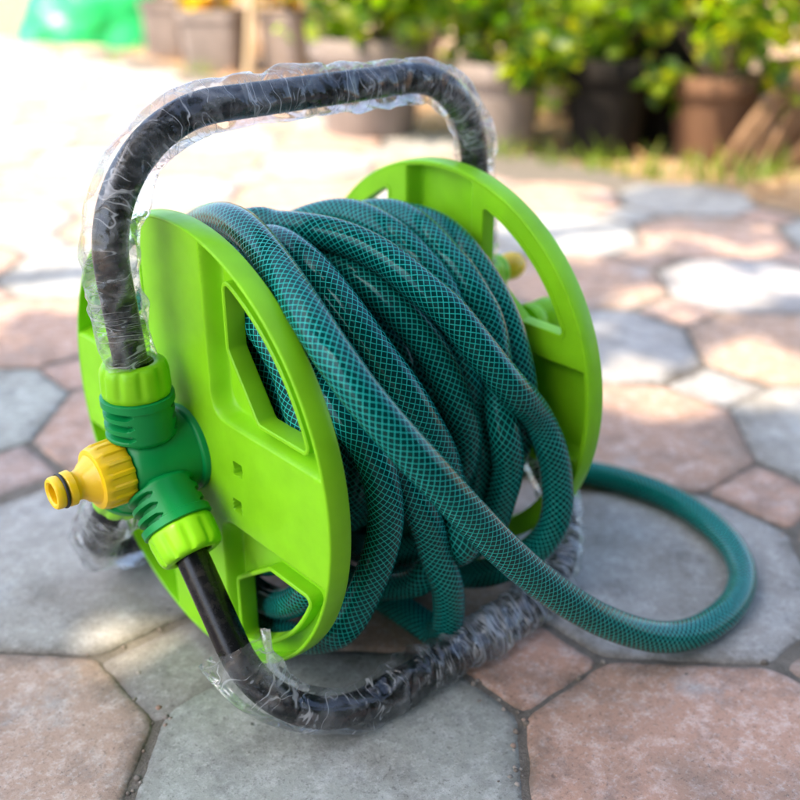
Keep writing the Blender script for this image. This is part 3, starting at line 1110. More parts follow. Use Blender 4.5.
mb = MB()
lathe(mb, [(0.030, -RX), (0.041, -RX + 0.0005), (0.041, RX - 0.0005), (0.030, RX)], 48, axis_matrix((0, 0, H0), (1, 0, 0), (0, 0, 1)))
mb.build('drum', M_LIME, REEL, smooth=40)


def smin_slot(z, th):
    """depth of the grip slots moulded in an arm; th measured from the outward side"""
    dep = 0.0
    for z0 in (0.0143, 0.0201, 0.0259, 0.0317):
        a = abs((th + PI) % (2 * PI) - PI)
        w = 0.0017 * (1 - min(1, max(0, (a - 0.68) / 0.25)) ** 2)
        if a < 0.93 and w > 0:
            q = abs(z - z0)
            dep = max(dep, max(0.0, min(1.0, (w - q) / 0.00045)))
    return dep


def hub(sgn, name_root):
    """three armed green connector at one end of the axle; sgn -1 near, +1 far"""
    X0 = sgn * 0.0935
    XA = sgn * 0.1172
    mb = MB()
    M = axis_matrix((X0, 0, H0), (sgn, 0, 0), (0, 0, 1))
    lathe(mb, [(0.012, -0.004), (0.0232, -0.004), (0.0232, 0.0025), (0.0226, 0.0034), (0.0210, 0.0038), (0.0205, 0.008), (0.0205, 0.024), (0.0195, 0.0290), (0.0178, 0.0330), (0.0160, 0.0355), (0.0145, 0.0362), (0.002, 0.0362)], 56, M)
    dirs = [(0, 0.02, 1.0), (0, -0.735, -0.68), (0, 0.735, -0.68)]
    for d in dirs:
        Ma = axis_matrix((XA, 0, H0), d, (sgn, 0, 0))
        zs = list(np.linspace(0.0105, 0.0352, 60)) + [0.0362, 0.0370, 0.0374]

        def rad(t, r, z):
            dome = max(0.0, (0.0175 - z) / 0.007)
            rr = r * math.sqrt(max(0.02, 1 - dome * dome)) - 0.0042 * smin_slot(z, t)
            rr -= 0.0030 * smin_slot(z, t + PI)
            return rr
        prof = [(0.0178 - 0.0007 * (z / 0.037) + (0.0008 if z > 0.033 else 0), z) for z in zs[:-1]] + [(0.0172, zs[-1]), (0.0145, zs[-1]), (0.0145, zs[-1] - 0.003)]
        lathe(mb, prof, 120, Ma, rad)
    # two small locking pegs beside the flange
    h = mb.build('hub_connector', M_GREEN, REEL, smooth=50)
    for d in dirs:
        nb = MB()
        Ma = axis_matrix((XA, 0, H0), d, (sgn, 0, 0))

        def flute(t, r, z):
            k = 1.0 if 0.040 < z < 0.0525 else 0.25
            if r < 0.013:
                k = 0
            return r - 0.0011 * k * (0.5 + 0.5 * math.cos(10 * t)) ** 3
        lathe(nb, [(0.010, 0.0368), (0.0155, 0.0368), (0.0165, 0.0380), (0.0168, 0.0400), (0.0170, 0.0415), (0.0166, 0.0495), (0.0160, 0.0520), (0.0150, 0.0535), (0.0132, 0.0542), (0.0108, 0.0543), (0.0098, 0.0535), (0.0095, 0.045)], 120, Ma, flute)
        nb.build('lock_nut', M_LIME, h, smooth=45)
    return h


hub_near = hub(-1, 'near')
hub_far = hub(1, 'far')

# yellow tap connector on the axle, with its black seal ring
tc = MB()
Mx = axis_matrix((-0.1302, 0, H0), (-1, 0, 0), (0, 0, 1)) @ Matrix.Diagonal((1, 1, 0.93, 1))


def ribs(t, r, z):
    if r > 0.0145 and z < 0.0135:
        return r + 0.0007 * (1 if math.cos(16 * t) > 0.2 else -0.2)
    return r


lathe(tc, [(0.004, 0.0), (0.0152, 0.0), (0.0158, 0.001), (0.0160, 0.004), (0.0158, 0.0120), (0.0157, 0.0132), (0.0157, 0.0150), (0.0150, 0.0170), (0.0136, 0.0176), (0.0125, 0.0176), (0.0112, 0.0190),
           (0.0098, 0.0215), (0.0080, 0.0235), (0.0072, 0.0255), (0.0072, 0.0270), (0.0080, 0.0282), (0.0087, 0.0288), (0.0087, 0.0318), (0.0084, 0.0324), (0.0078, 0.0330), (0.0078, 0.0345),
           (0.0080, 0.0352), (0.0082, 0.0365), (0.0080, 0.0385), (0.0073, 0.0395), (0.0060, 0.0395), (0.0052, 0.0385), (0.0050, 0.0300), (0.0048, 0.012), (0.001, 0.0119)], 128, Mx, ribs)
conn = tc.build('tap_connector', M_YELLOW, REEL, smooth=38)
sr = MB()
lathe(sr, [(0.0076, 0.0333), (0.0083, 0.0331), (0.0087, 0.0336), (0.0088, 0.0341), (0.0087, 0.0346), (0.0082, 0.0350), (0.0076, 0.0348)], 48, Mx)
sr.build('seal_ring', M_RUBBER, conn, smooth=180)

# crank at the far end
ck = MB()
lathe(ck, [(0.002, -0.001), (0.014, -0.001), (0.0145, 0.002), (0.0145, 0.010), (0.0135, 0.012), (0.002, 0.0125)], 40, axis_matrix((0.1275, 0, H0), (1, 0, 0), (0, 0, 1)))
for (ey, ez, w) in ((0.002, 0.044, 0.008), (-0.030, 0.019, 0.009)):
    e = Vector((0, ey, ez))
    dn = e.normalized()
    sd = Vector((1, 0, 0)).cross(dn)
    v = []
    for t, ww in ((0, 0.011), (0.5, w), (1, w)):
        for s in (-1, 1):
            for x in (0.131, 0.137):
                q = e * t + sd * ww * s
                v.append((x, q.y, q.z + H0))
    f = []
    for i in (0, 4):
        f += [(i, i + 4, i + 5, i + 1), (i + 2, i + 3, i + 7, i + 6), (i, i + 2, i + 6, i + 4), (i + 1, i + 5, i + 7, i + 3)]
    f += [(8, 10, 11, 9)]
    ck.add(v, f)
    lathe(ck, [(0.001, 0.0), (w * 1.25, 0.0), (w * 1.3, 0.0015), (w * 1.3, 0.0065), (w * 1.2, 0.0085), (0.001, 0.009)], 32, axis_matrix((0.1298, ey, ez + H0), (1, 0, 0), (0, 0, 1)))
lathe(ck, [(0.009, 0.0), (0.0115, 0.004), (0.012, 0.012), (0.0095, 0.019), (0.004, 0.022), (0.0005, 0.0225)], 32, axis_matrix((0.1385, -0.030, 0.019 + H0), (1, 0, 0), (0, 0, 1)))
crank = ck.build('crank_handle', M_LIME, REEL, smooth=45)
kn = MB()
lathe(kn, [(0.0005, 0.0), (0.0062, 0.0), (0.0072, 0.002), (0.0086, 0.007), (0.0088, 0.012), (0.0074, 0.0165), (0.004, 0.0185), (0.0005, 0.019)], 32, axis_matrix((0.1385, 0.002, 0.044 + H0), (1, 0, 0), (0, 0, 1)))
kn.build('knob', M_YELLOW, crank, smooth=180)

# frame tubes
TR = 0.0082
XT = 0.1175
handle_path = fillet_path([(-XT, 0.0009, H0 + 0.040), (-XT - 0.0075, 0.0045, H0 + 0.1665), (XT - 0.0065, 0.0045, H0 + 0.1675), (XT, 0.0009, H0 + 0.040)], [0.064, 0.052], 0.0025)
handle = sweep('handle_bar', handle_path, TR, 28, M_TUBE, REEL)
FY, FZ = 0.1065, H0 - 0.1165


def foot_path(s):
    dy, dz = 0.735, -0.68
    l0 = 0.040
    return fillet_path([(-XT, s * dy * l0, H0 + dz * l0), (-XT, s * FY, FZ), (XT, s * FY, FZ), (XT, s * dy * l0, H0 + dz * l0)], 0.056, 0.0025)


foot_front = sweep('foot_bar', foot_path(-1), TR, 28, M_TUBE, REEL)
foot_back = sweep('foot_bar', foot_path(1), TR, 28, M_TUBE, REEL)


def wrap(name, P, r0, amp, parent, seed, mouth=None, row=lambda s: 0.009, na=10, sub=8, floor=None, bias=(0.0, 0.0), tight=None):
    """crumpled polythene sleeve round the path P: flat facets that meet in creases"""
    P = resample(P, 0.0008)
    T, N, B = frames(P)
    s = np.r_[0, np.cumsum(np.linalg.norm(np.diff(P, axis=0), axis=1))]
    R = np.random.default_rng(seed)
    rows = [0.0]
    while rows[-1] < s[-1]:
        rows.append(rows[-1] + row(rows[-1]) * R.uniform(0.7, 1.3))
    rows = np.array(rows) * s[-1] / rows[-1]
    m = len(rows)
    th = (np.arange(na)[None] + R.uniform(-0.42, 0.42, (m, na)) + 0.5 * (np.arange(m)[:, None] % 2)) * 2 * PI / na
    low = np.array([[noise.noise(Vector((q * 17, math.cos(a) * .7 + seed * 7, math.sin(a) * .7))) for a in th[k]] for k, q in enumerate(rows)])
    A = np.array([amp * (tight if q > 0.10 and tight else 1.0) for q in rows])[:, None]
    rad = r0 + 0.25 * (A - amp) + A * (R.normal(size=(m, na)) * 0.42 + 1.5 * low)
    if mouth:
        q = np.clip(1 - rows / mouth[1], 0, 1)[:, None]
        rad = rad + mouth[0] * q ** 1.2 * (1 + 0.75 * np.cos(2 * (th - mouth[2])))
    rad = np.maximum(rad, TR + 0.0006)
    qx = rad * np.cos(th) + bias[0]
    qy = rad * np.sin(th) + bias[1]
    qs = rows[:, None] + R.uniform(-0.3, 0.3, (m, na)) * np.gradient(rows)[:, None]
    qs[0] = rows[0] + (R.uniform(0, 0.004, na) if mouth else 0)
    qs[-1] = rows[-1]
    L = np.stack([qx, qy, qs], -1)
    diag = R.random((m - 1, na)) < 0.5
    nf = na * sub
    mf = (m - 1) * sub + 1
    out = np.zeros((mf, nf, 3))
    for jj in range(mf):
        j = min(jj // sub, m - 2)
        v = (jj - j * sub) / sub
        for ii in range(nf):
            i = ii // sub
            u = (ii - i * sub) / sub
            p00, p10, p01, p11 = L[j, i], L[j, (i + 1) % na], L[j + 1, i], L[j + 1, (i + 1) % na]
            if diag[j, i]:
                w = p00 + u * (p10 - p00) + v * (p01 - p00) if u + v < 1 else p11 + (1 - u) * (p01 - p11) + (1 - v) * (p10 - p11)
            else:
                w = p00 + u * (p10 - p00) + v * (p11 - p10) if u > v else p00 + v * (p01 - p00) + u * (p11 - p01)
            out[jj, ii] = w
    # transverse gathers where the film is bunched up
    aa = np.linspace(0, 2 * PI, nf, endpoint=False)
    for jj in range(mf):
        sj = out[jj, :, 2].mean()
        g = amp * (0.75 if (tight and sj > 0.10) else 0.25)
        for ii in range(nf):
            q = noise.noise(Vector((out[jj, ii, 2] * 190 + 1.6 * math.sin(aa[ii] + seed), 1.1 * math.cos(aa[ii]), 1.1 * math.sin(aa[ii]) + seed * 9)))
            out[jj, ii, :2] *= 1 + g * (1 - 2.4 * abs(q)) / r0
    for _ in range(5):
        lap = np.roll(out, 1, 1) + np.roll(out, -1, 1) - 2 * out
        lap[1:-1] += out[:-2] + out[2:] - 2 * out[1:-1]
        lap[0] = lap[-1] = 0
        out = out + 0.17 * lap
    lap = np.roll(out, 1, 1) + np.roll(out, -1, 1) - 2 * out
    lap[1:-1] += out[:-2] + out[2:] - 2 * out[1:-1]
    crease = np.clip(-(lap[..., :2] * out[..., :2]).sum(-1) / np.hypot(out[..., 0], out[..., 1]) / 0.00022, 0, 1)
    rr = np.hypot(out[..., 0], out[..., 1])
    k = np.maximum(1.0, (TR + 0.0004) / np.maximum(rr, 1e-5))
    out[..., :2] *= k[..., None]
    ss = np.clip(out[..., 2], 0, s[-1])
    ip = lambda A: np.stack([np.interp(ss, s, A[:, c]) for c in range(3)], -1)
    V = ip(P) + out[..., :1] * ip(N) + out[..., 1:2] * ip(B)
    if floor is not None:
        V[..., 2] = np.maximum(V[..., 2], floor)
    i = np.arange(mf - 1)[:, None] * nf
    k = np.arange(nf)[None]
    k2 = (k + 1) % nf
    F = np.stack([i + k, i + k2, i + nf + k2, i + nf + k], -1).reshape(-1, 4)
    me = bpy.data.meshes.new(name)
    me.from_pydata(V.reshape(-1, 3).tolist(), [], F.tolist())
    me.polygons.foreach_set('use_smooth', [True] * len(me.polygons))
    lay = me.uv_layers.new(name='film')
    ku = np.broadcast_to(k, (mf - 1, nf))
    Uq = np.stack([ku, ku + 1, ku + 1, ku], -1) / nf * 0.085
    sv = np.linspace(0, s[-1], mf)
    Vq = np.broadcast_to(np.stack([sv[:-1], sv[:-1], sv[1:], sv[1:]], -1)[:, None, :], Uq.shape)
    lay.data.foreach_set('uv', np.stack([Uq, Vq], -1).reshape(-1))
    at = me.attributes.new('crease', 'FLOAT', 'POINT')
    ga = me.attributes.new('gather', 'FLOAT', 'POINT')
    gv = np.clip((sv - 0.09) / 0.04, 0, 1) if tight else np.full(mf, 0.10)
    ga.data.foreach_set('value', np.repeat(gv, nf).astype(np.float32))
    at.data.foreach_set('value', crease.reshape(-1).astype(np.float32))
    me.materials.append(M_WRAP)
    o = bpy.data.objects.new(name, me)
    COL.objects.link(o)
    o.parent = parent
    return o


def cut(P, a, b):
    s = np.r_[0, np.cumsum(np.linalg.norm(np.diff(P, axis=0), axis=1))]
    if b < 0:
        b = s[-1] + b
    k = (s >= a) & (s <= b)
    return P[k]


wrap('plastic_wrap', cut(handle_path, 0.013, -0.013), 0.0130, 0.0021, handle, 1,
     row=lambda s: 0.0065 if s < 0.05 else (0.013 if s < 0.19 else 0.0075))
wrap('plastic_wrap', cut(foot_path(-1), 0.058, -0.015), 0.0120, 0.0020, foot_front, 2, mouth=(0.0056, 0.05, 0.9),
     row=lambda s: 0.014 if s < 0.10 else 0.0056, floor=0.0006, tight=1.25)
wrap('plastic_wrap', cut(foot_path(1), 0.022, -0.015), 0.0145, 0.0030, foot_back, 3, row=lambda s: 0.008, floor=0.0006)

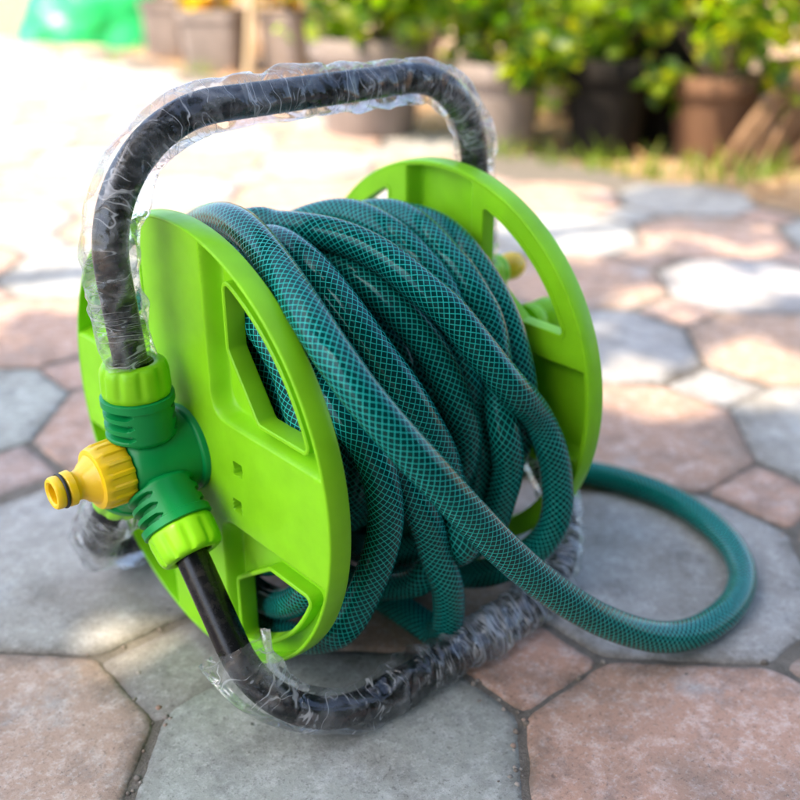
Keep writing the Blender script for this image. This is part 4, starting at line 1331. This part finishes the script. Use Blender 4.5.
# ------------------------------------------------------------------ the hose
HP = np.array([-684,-500,-1,-677,-485,-119,-671,-442,-230,-664,-374,-328,-657,-285,-407,-651,-180,-463,-644,-65,-493,-638,54,-494,-632,170,-467,-625,276,-413,-619,368,-335,-613,437,-237,-606,480,-128,-597,491,-15,-586,470,95,-575,422,199,-565,354,294,-560,270,375,-559,173,438,-557,67,477,-553,-45,489,-548,-158,469,-542,-264,421,-535,-357,346,-528,-429,250,-521,-476,141,-514,-496,23,-507,-487,-95,-501,-451,-208,-494,-388,-309,-488,-304,-393,-481,-202,-454,-475,-89,-489,-468,30,-496,-462,147,-475,-456,256,-426,-450,350,-353,-443,423,-260,-436,473,-152,-427,496,-36,-416,490,82,-407,456,195,-399,397,298,-395,315,384,-393,215,448,-389,101,487,-384,-18,497,-378,-136,478,-371,-246,432,-365,-341,362,-358,-417,270,-351,-469,163,-345,-494,47,-338,-492,-72,-331,-461,-186,-325,-403,-290,-318,-323,-378,-312,-224,-444,-305,-112,-484,-299,6,-497,-292,125,-481,-286,237,-437,-280,335,-368,-274,411,-280,-267,457,-179,-258,473,-69,-245,462,45,-233,431,162,-227,377,268,-225,307,360,-222,221,432,-219,120,479,-214,7,497,-208,-110,485,-202,-223,444,-195,-323,378,-188,-404,290,-182,-461,186,-175,-492,71,-168,-494,-48,-161,-469,-164,-155,-417,-271,-148,-341,-362,-142,-245,-433,-135,-135,-478,-129,-18,-497,-122,101,-487,-116,213,-449,-110,314,-385,-104,396,-300,-96,456,-197,-88,492,-82,-78,500,37,-69,479,154,-64,428,262,-59,353,355,-55,257,427,-50,147,475,-44,30,496,-38,-89,489,-32,-203,454,-25,-305,393,-19,-389,309,-12,-451,208,-5,-488,95,2,-496,-24,8,-476,-141,15,-429,-250,21,-358,-345,28,-266,-420,34,-158,-471,41,-42,-495,47,77,-491,54,192,-459,60,295,-400,66,382,-318,73,446,-219,82,485,-107,91,497,11,100,480,128,106,435,239,110,366,336,115,276,413,120,170,467,125,54,494,131,-65,493,138,-181,463,144,-286,407,151,-374,327,158,-441,229,165,-482,118,171,-496,1,178,-481,-117,185,-439,-228,191,-372,-326,198,-284,-406,204,-180,-462,211,-65,-493,217,54,-495,223,169,-468,229,275,-414,236,363,-335,243,430,-238,251,474,-128,261,492,-11,269,483,106,275,446,218,280,383,318,285,296,400,290,192,458,295,77,491,301,-42,495,308,-159,471,314,-266,420,321,-356,345,327,-423,250,334,-466,141,341,-483,24,348,-477,-95,355,-445,-208,361,-388,-309,367,-306,-393,374,-204,-454,380,-90,-489,387,30,-496,393,148,-475,399,256,-427,405,346,-353,412,413,-259,420,455,-150,430,474,-33,439,472,85,445,446,198,450,394,300,454,315,385,459,216,448,465,102,487,471,-17,497,477,-135,478,484,-245,433,491,-341,362,497,-417,271,504,-469,164,511,-494,48,517,-492,-71,524,-461,-186,530,-404,-290,537,-323,-377,543,-224,-444,550,-113,-484,556,6,-497,563,123,-481,569,234,-438,575,332,-370,582,410,-281,589,465,-175,598,494,-60,606,494,58,614,466,174,619,411,280,624,332,370,629,234,438,635,124,481,641,8,495,647,-107,481,653,-217,440,660,-321,379,667,-418,304,674,-506,220,680,-580,128,684,-632,29,684,-653,-78,680,-643,-188,676,-602,-298,671,-538,-401,666,-454,-491,662,-358,-565,657,-251,-620,652,-137,-654,647,-19,-668,642,101,-661,636,217,-632,630,326,-584,625,425,-516,620,510,-432,615,579,-335,611,630,-226,607,660,-111,602,669,9,597,657,128,592,623,243,586,570,350,581,499,446,576,411,527,572,311,592,568,200,638,563,83,663,558,-36,668,552,-154,651,547,-268,613,542,-373,555,537,-466,480,532,-544,389,527,-605,286,523,-647,174,518,-667,57,513,-667,-63,509,-644,-181,504,-601,-293,499,-539,-395,495,-460,-485,491,-366,-559,486,-261,-615,481,-147,-652,476,-29,-668,471,91,-662,465,208,-636,459,318,-589,454,418,-523,448,503,-440,444,568,-344,440,612,-235,437,637,-119,433,646,0,427,641,119,420,619,234,415,574,341,410,507,438,405,421,521,401,320,587,397,210,635,392,93,662,387,-26,668,381,-144,653,376,-259,617,371,-365,561,366,-459,487,361,-537,398,356,-595,295,352,-632,182,348,-650,62,343,-653,-58,337,-639,-174,333,-603,-285,328,-546,-387,324,-469,-478,320,-376,-553,315,-271,-611,310,-157,-650,305,-39,-667,299,81,-664,294,198,-639,288,309,-594,283,409,-529,277,494,-448,272,563,-352,268,615,-244,263,648,-130,259,664,-11,254,658,108,249,630,223,244,581,332,239,513,430,234,427,514,230,329,582,226,220,631,221,104,661,216,-16,668,210,-134,655,205,-249,621,200,-355,566,195,-451,494,190,-531,406,185,-596,305,180,-641,194,176,-665,77,171,-667,-42,167,-648,-160,162,-607,-271,157,-547,-375,153,-471,-467,148,-380,-545,144,-278,-606,139,-167,-647,134,-50,-667,128,70,-665,123,187,-642,117,299,-598,112,400,-535,106,490,-456,101,563,-361,97,618,-255,92,654,-141,88,669,-22,83,662,97,78,634,213,73,586,323,68,519,422,63,435,508,59,338,577,55,229,628,50,114,659,44,-5,669,39,-124,657,34,-239,624,29,-347,572,24,-443,501,19,-525,414,14,-591,314,9,-637,204,5,-663,87,0,-668,-33,-5,-652,-151,-9,-615,-265,-14,-558,-370,-18,-483,-464,-22,-393,-542,-27,-290,-603,-32,-177,-645,-37,-60,-666,-43,60,-666,-48,178,-645,-54,290,-603,-60,392,-542,-65,482,-463,-70,557,-370,-74,614,-265,-79,652,-151,-83,670,-32,-88,667,88,-93,641,205,-98,591,314,-103,524,414,-108,443,501,-112,346,572,-116,239,624,-121,124,657,-127,5,669,-132,-114,659,-137,-230,628,-142,-338,577,-147,-435,508,-152,-519,422,-157,-586,323,-162,-634,213,-166,-662,97,-171,-669,-22,-176,-654,-141,-180,-618,-255,-185,-563,-361,-189,-489,-456,-193,-400,-535,-198,-298,-598,-203,-187,-642,-208,-70,-665,-214,50,-667,-219,167,-647,-225,280,-607,-231,384,-547,-236,477,-469,-241,555,-376,-246,612,-272,-249,645,-163,-256,650,-54,-268,633,54,-282,601,162,-287,555,271,-284,496,379,-282,426,478,-283,344,560,-287,247,621,-292,136,657,-298,18,671,-303,-103,662,-308,-220,632,-313,-329,582,-318,-428,514,-323,-512,430,-328,-581,332,-333,-630,223,-337,-660,107,-342,-669,-12,-347,-656,-131,-351,-622,-246,-356,-569,-353,-360,-497,-448,-364,-409,-530,-369,-308,-595,-374,-197,-640,-379,-80,-665,-385,39,-669,-390,158,-651,-396,271,-612,-402,375,-553,-407,468,-478,-412,545,-387,-416,606,-283,-421,647,-171,-426,668,-52,-435,668,68,-446,645,186,-451,598,296,-450,532,395,-451,453,481,-454,359,551,-457,253,603,-462,141,638,-468,25,653,-473,-91,648,-478,-206,621,-484,-315,576,-489,-416,514,-494,-503,435,-499,-575,340,-504,-627,233,-508,-659,118,-513,-669,-2,-518,-657,-121,-522,-623,-236,-527,-570,-343,-531,-498,-438,-535,-411,-517,-539,-313,-579,-544,-205,-622,-549,-90,-647,-555,28,-653,-561,146,-640,-567,259,-608,-573,364,-555,-578,458,-483,-583,538,-394,-588,602,-291,-592,646,-177,-597,668,-60,-605,665,55,-620,634,159,-642,578,252,-666,502,334,-678,415,412,-676,327,489,-668,235,556,-660,137,604,-656,31,630,-656,-80,631,-659,-193,611,-661,-303,573,-664,-405,516,-667,-495,441,-671,-569,349,-675,-624,244,-679,-660,130,-684,-675,10,-688,-671,-110,-692,-646,-227,-695,-603,-339,-696,-541,-442,-697,-463,-533,-698,-370,-611,-698,-266,-671,-699,-153,-714,-700,-36,-738,-701,84,-743,-703,203,-728,-704,318,-695,-706,427,-644,-707,526,-577,-709,614,-496,-710,689,-402,-712,748,-298,-713,792,-186,-714,818,-69,-716,825,50,-723,813,169,-728,788,287,-728,748,401,-727,689,506,-726,614,601,-725,525,682,-725,426,749,-725,317,802,-725,202,838,-726,84,859,-728,-37,863,-728,-157,851,-728,-275,822,-728,-387,777,-728,-493,718,-728,-590,646,-728,-666,560,-728,-715,442,-728,-778,332,-718,-832,231,-716,-859,115,-715,-870,-4,-713,-868,-125,-712,-853,-244,-710,-826,-361,-708,-784,-473,-705,-728,-579,-702,-657,-676,-697,-574,-762,-690,-481,-838,-681,-379,-902,-673,-269,-949,-666,-155,-977,-664,-41,-984,-666,73,-969,-670,184,-938,-676,293,-896,-680,402,-849,-682,507,-793,-682,607,-727,-678,699,-649,-671,781,-558,-662,850,-452,-650,906,-331,-637,945,-198,-620,963,-62,-600,951,69,-579,902,181,-563,818,274,-568,717,352,-591,621,432,-607,531,516,-606,442,596,-595,355,667,-585,262,722,-579,161,762,-578,52,784,-578,-59,787,-579,-170,772,-579,-280,742,-578,-387,700,-577,-485,645,-575,-578,578,-576,-670,505,-590,-781,441,-583,-882,373,-551,-959,284,-523,-1009,178,-501,-1031,63,-481,-1033,-56,-471,-1024,-174,-480,-1009,-293,-499,-987,-409,-521,-957,-523,-551,-927,-635,-586,-894,-745,-614,-835,-845,-628,-749,-927,-639,-652,-997,-647,-548,-1055,-654,-438,-1103,-658,-323,-1138,-660,-205,-1161,-657,-86,-1167,-651,33,-1155,-641,149,-1125,-629,262,-1084,-613,371,-1035,-594,477,-976,-572,576,-906,-551,664,-822,-530,739,-725,-511,797,-617,-496,838,-502,-486,862,-384,-481,871,-265,-477,871,-146,-463,866,-26,-435,856,95,-402,837,214,-394,796,329,-424,735,438,-470,666,539,-510,597,637,-538,519,732,-553,424,814,-538,313,875,-523,198,915,-532,79,941,-531,-49,945,-532,-175,930,-539,-295,901,-543,-410,859,-543,-520,800,-536,-624,729,-524,-718,651,-493,-794,556,-449,-840,442,-423,-879,332,-397,-922,226,-363,-959,119,-332,-992,8,-290,-1019,-100,-243,-1032,-209,-197,-1033,-320,-161,-1031,-434,-123,-1039,-549,-82,-1043,-662,-43,-1028,-774,-10,-1006,-887,14,-979,-1002,33,-942,-1115,40,-861,-1191,40,-745,-1197,40,-625,-1197,38,-505,-1196,29,-386,-1195,15,-267,-1193,-6,-148,-1188,-32,-32,-1175,-62,81,-1150,-96,191,-1113,-131,295,-1066,-162,393,-1006,-188,481,-930,-212,555,-841,-237,620,-745,-261,679,-646,-278,735,-545,-288,786,-442,-294,830,-337,-298,859,-231,-298,866,-127,-289,847,-25,-271,810,79,-250,766,190,-235,717,303,-228,662,411,-227,606,517,-231,549,618,-228,476,699,-205,384,763,-190,280,829,-177,169,864,-156,52,876,-135,-66,872,-117,-183,858,-96,-297,834,-74,-408,794,-48,-511,739,-15,-606,673,23,-688,595,58,-757,503,88,-815,403,113,-861,295,142,-891,182,178,-902,68,190,-896,-50,188,-870,-167,180,-823,-276,172,-758,-377,181,-685,-474,197,-611,-565,210,-533,-650,218,-447,-728,220,-351,-792,219,-244,-834,214,-130,-849,208,-16,-842,209,97,-825,217,207,-802,232,314,-770,248,418,-726,261,518,-670,268,608,-600,272,682,-517,281,736,-421,303,770,-314,339,788,-199,384,804,-83,425,820,33,454,825,149,480,810,261,514,773,368,554,721,468,594,656,561,629,579,646,657,490,722,675,390,785,680,281,834,678,166,869,675,47,887,670,-72,890,664,-191,877,651,-307,848,629,-417,806,614,-521,748,605,-618,678,601,-702,593,601,-773,496,597,-832,392,598,-876,280,603,-903,164,609,-902,44,611,-902,-75,615,-876,-191,618,-833,-303,620,-779,-411,615,-717,-513,601,-646,-609,582,-564,-694,564,-470,-766,548,-365,-822,533,-253,-861,519,-136,-885,504,-17,-892,489,102,-884,474,219,-859,461,330,-818,452,432,-763,450,525,-695,453,612,-616,457,700,-530,454,793,-435,435,883,-330,395,949,-211,346,971,-82,308,943,49,296,884,173,309,818,288,330,758,394,340,701,497,337,637,596,334,559,688,331,471,769,330,372,837,342,267,892,375,160,935,413,50,964,436,-67,975,433,-186,966,414,-302,941,402,-414,899,400,-519,843,413,-616,774,420,-699,687,442,-765,591,440,-821,487,431,-863,374,425,-892,259,394,-929,148,372,-990,47,387,-1008,-67,414,-1002,-184,418,-985,-302,410,-961,-420,395,-940,-537,374,-905,-649,353,-832,-741,333,-744,-820,312,-647,-887,293,-542,-943,277,-432,-987,260,-317,-1015,245,-200,-1024,237,-81,-1017,239,36,-1002,244,154,-982,240,273,-958,224,389,-924,200,496,-871,175,590,-799,152,671,-710,134,740,-611,122,795,-504,113,839,-391,106,869,-276,97,886,-158,86,890,-38,74,880,80,61,858,197,48,823,312,34,778,422,20,722,527,8,655,627,0,577,718,15,493,799,65,411,870,118,319,925,160,214,966,195,103,992,210,-16,999,212,-135,990,214,-253,967,217,-366,928,222,-472,872,243,-564,800,264,-638,711,271,-696,607,281,-742,498,278,-782,385,277,-807,274,287,-808,160,317,-818,40,342,-834,-79,347,-837,-205,334,-826,-335,302,-815,-464,254,-787,-586,197,-718,-695,148,-618,-783,115,-503,-851,95,-385,-902,85,-266,-938,79,-147,-956,73,-28,-958,63,87,-942,50,196,-909,33,299,-860,15,397,-799,-6,489,-732,-27,576,-657,-50,652,-576,-74,718,-487,-96,770,-391,-111,810,-288,-118,840,-179,-118,867,-64,-122,891,57,-145,905,180,-188,896,298,-238,853,407,-282,790,509,-321,716,602,-352,630,687,-370,531,752,-387,443,812,-375,353,945,-275,230,1003,-241,116,1002,-216,1,1014,-182,-113,1020,-136,-225,1015,-89,-334,995,-43,-439,960,-11,-546,917,12,-651,863,46,-748,801,93,-832,731,137,-903,645,182,-963,551,234,-1015,456,295,-1058,362,369,-1076,272,455,-1068,188,535,-1056,101,596,-1067,0,634,-1096,-110,663,-1115,-225,678,-1129,-343,676,-1147,-462,664,-1145,-580,643,-1112,-693,614,-1054,-793,580,-979,-881,543,-897,-959,507,-805,-1027,472,-702,-1077,437,-592,-1109,404,-478,-1127,373,-363,-1144,344,-248,-1164,306,-134,-1179,255,-20,-1179,197,94,-1157,144,203,-1111,101,307,-1052,67,409,-990,38,510,-925,14,608,-855,-7,699,-775,-26,782,-685,-45,855,-585,-62,914,-477,-80,962,-362,-93,1000,-241,-99,1031,-114,-94,1055,18,-80,1062,153,-69,1038,284,-74,973,401,-98,881,504,-135,784,595,-173,702,683,-209,628,771,-236,532,849,-256,425,894,-314,284,883,-352,164,904,-365,56,959,-366,-56,983,-373,-173,983,-382,-291,963,-390,-406,929,-394,-515,880,-390,-615,814,-376,-706,736,-356,-786,650,-322,-854,557,-278,-910,460,-232,-951,357,-183,-978,251,-133,-997,144,-85,-1005,34,-52,-1008,-81,-35,-1034,-196,-28,-1068,-311,-15,-1101,-421,20,-1059,-520,21,-942,-615,-24,-872,-719,-42,-818,-808,-50,-727,-881,-65,-624,-943,-87,-517,-994,-112,-406,-1033,-138,-292,-1061,-164,-176,-1076,-190,-62,-1078,-220,48,-1066,-257,157,-1045,-298,266,-1019,-336,381,-988,-358,502,-948,-361,622,-891,-350,729,-813,-338,819,-717,-335,891,-608,-342,946,-493,-356,986,-375,-373,1012,-255,-389,1026,-134,-407,1032,-13,-426,1027,109,-451,1005,227,-484,963,337,-516,905,438,-529,846,540,-526,788,646,-515,724,748,-506,646,839,-501,555,918,-504,454,980,-513,346,1029,-525,234,1068,-541,120,1095,-560,4,1107,-581,-113,1106,-605,-229,1092,-632,-343,1070,-661,-456,1044,-690,-568,1013,-717,-679,978,-743,-789,938,-763,-896,891,-777,-999,835,-779,-1096,769,-767,-1184,693,-738,-1260,610,-694,-1322,521,-638,-1370,430,-575,-1407,336,-509,-1435,241,-441,-1457,145,-371,-1474,50,-299,-1490,-45,-226,-1504,-139,-151,-1518,-232,-74,-1533,-323,4,-1549,-413,84,-1566,-500,166,-1585,-586,250,-1607,-669,336,-1630,-749,424,-1656,-826,516,-1685,-897,610,-1715,-964,708,-1747,-1025,809,-1780,-1078,916,-1809,-1120,1028,-1833,-1150,1144,-1848,-1170,1262,-1852,-1181,1380,-1847,-1188,1498,-1830,-1193,1613,-1801,-1195,1723,-1758,-1196,1826,-1702,-1197,1921,-1631,-1197,2004,-1548,-1197,2077,-1455,-1197,2138,-1353,-1197,2188,-1245,-1197,2226,-1133,-1197,2254,-1017,-1197,2269,-900,-1197,2271,-781,-1197,2261,-663,-1197,2237,-546,-1197,2203,-432,-1197,2158,-322,-1197,2107,-213,-1197,2051,-108,-1197,1991,-4,-1197,1930,99,-1197,1867,202,-1197,1805,305,-1197,1746,409,-1197,1690,515,-1197,1636,622,-1197,1588,731,-1197,1550,843,-1197,1526,958,-1197,1521,1075,-1197,1535,1192,-1197,1561,1308,-1197,1594,1423,-1197], float).reshape(-1, 3) * 1e-4
HP[:, 2] += H0


def catmull(G, n):
    G = np.vstack([2 * G[0] - G[1], G, 2 * G[-1] - G[-2]])
    p0, p1, p2, p3 = G[:-3], G[1:-2], G[2:-1], G[3:]
    out = []
    for k in range(n):
        t = k / n
        out.append(0.5 * (2 * p1 + (p2 - p0) * t + (2 * p0 - 5 * p1 + 4 * p2 - p3) * t * t + (3 * p1 - p0 - 3 * p2 + p3) * t ** 3))
    o = np.stack(out, 1).reshape(-1, 3)
    return np.vstack([o, G[-2]])


hose = sweep('garden_hose', catmull(HP, 4), 0.0088, 28, M_HOSE, None, uv=True)
tag(hose, 'dark green braided garden hose wound on the reel with one loop lying on the paving', 'garden hose')
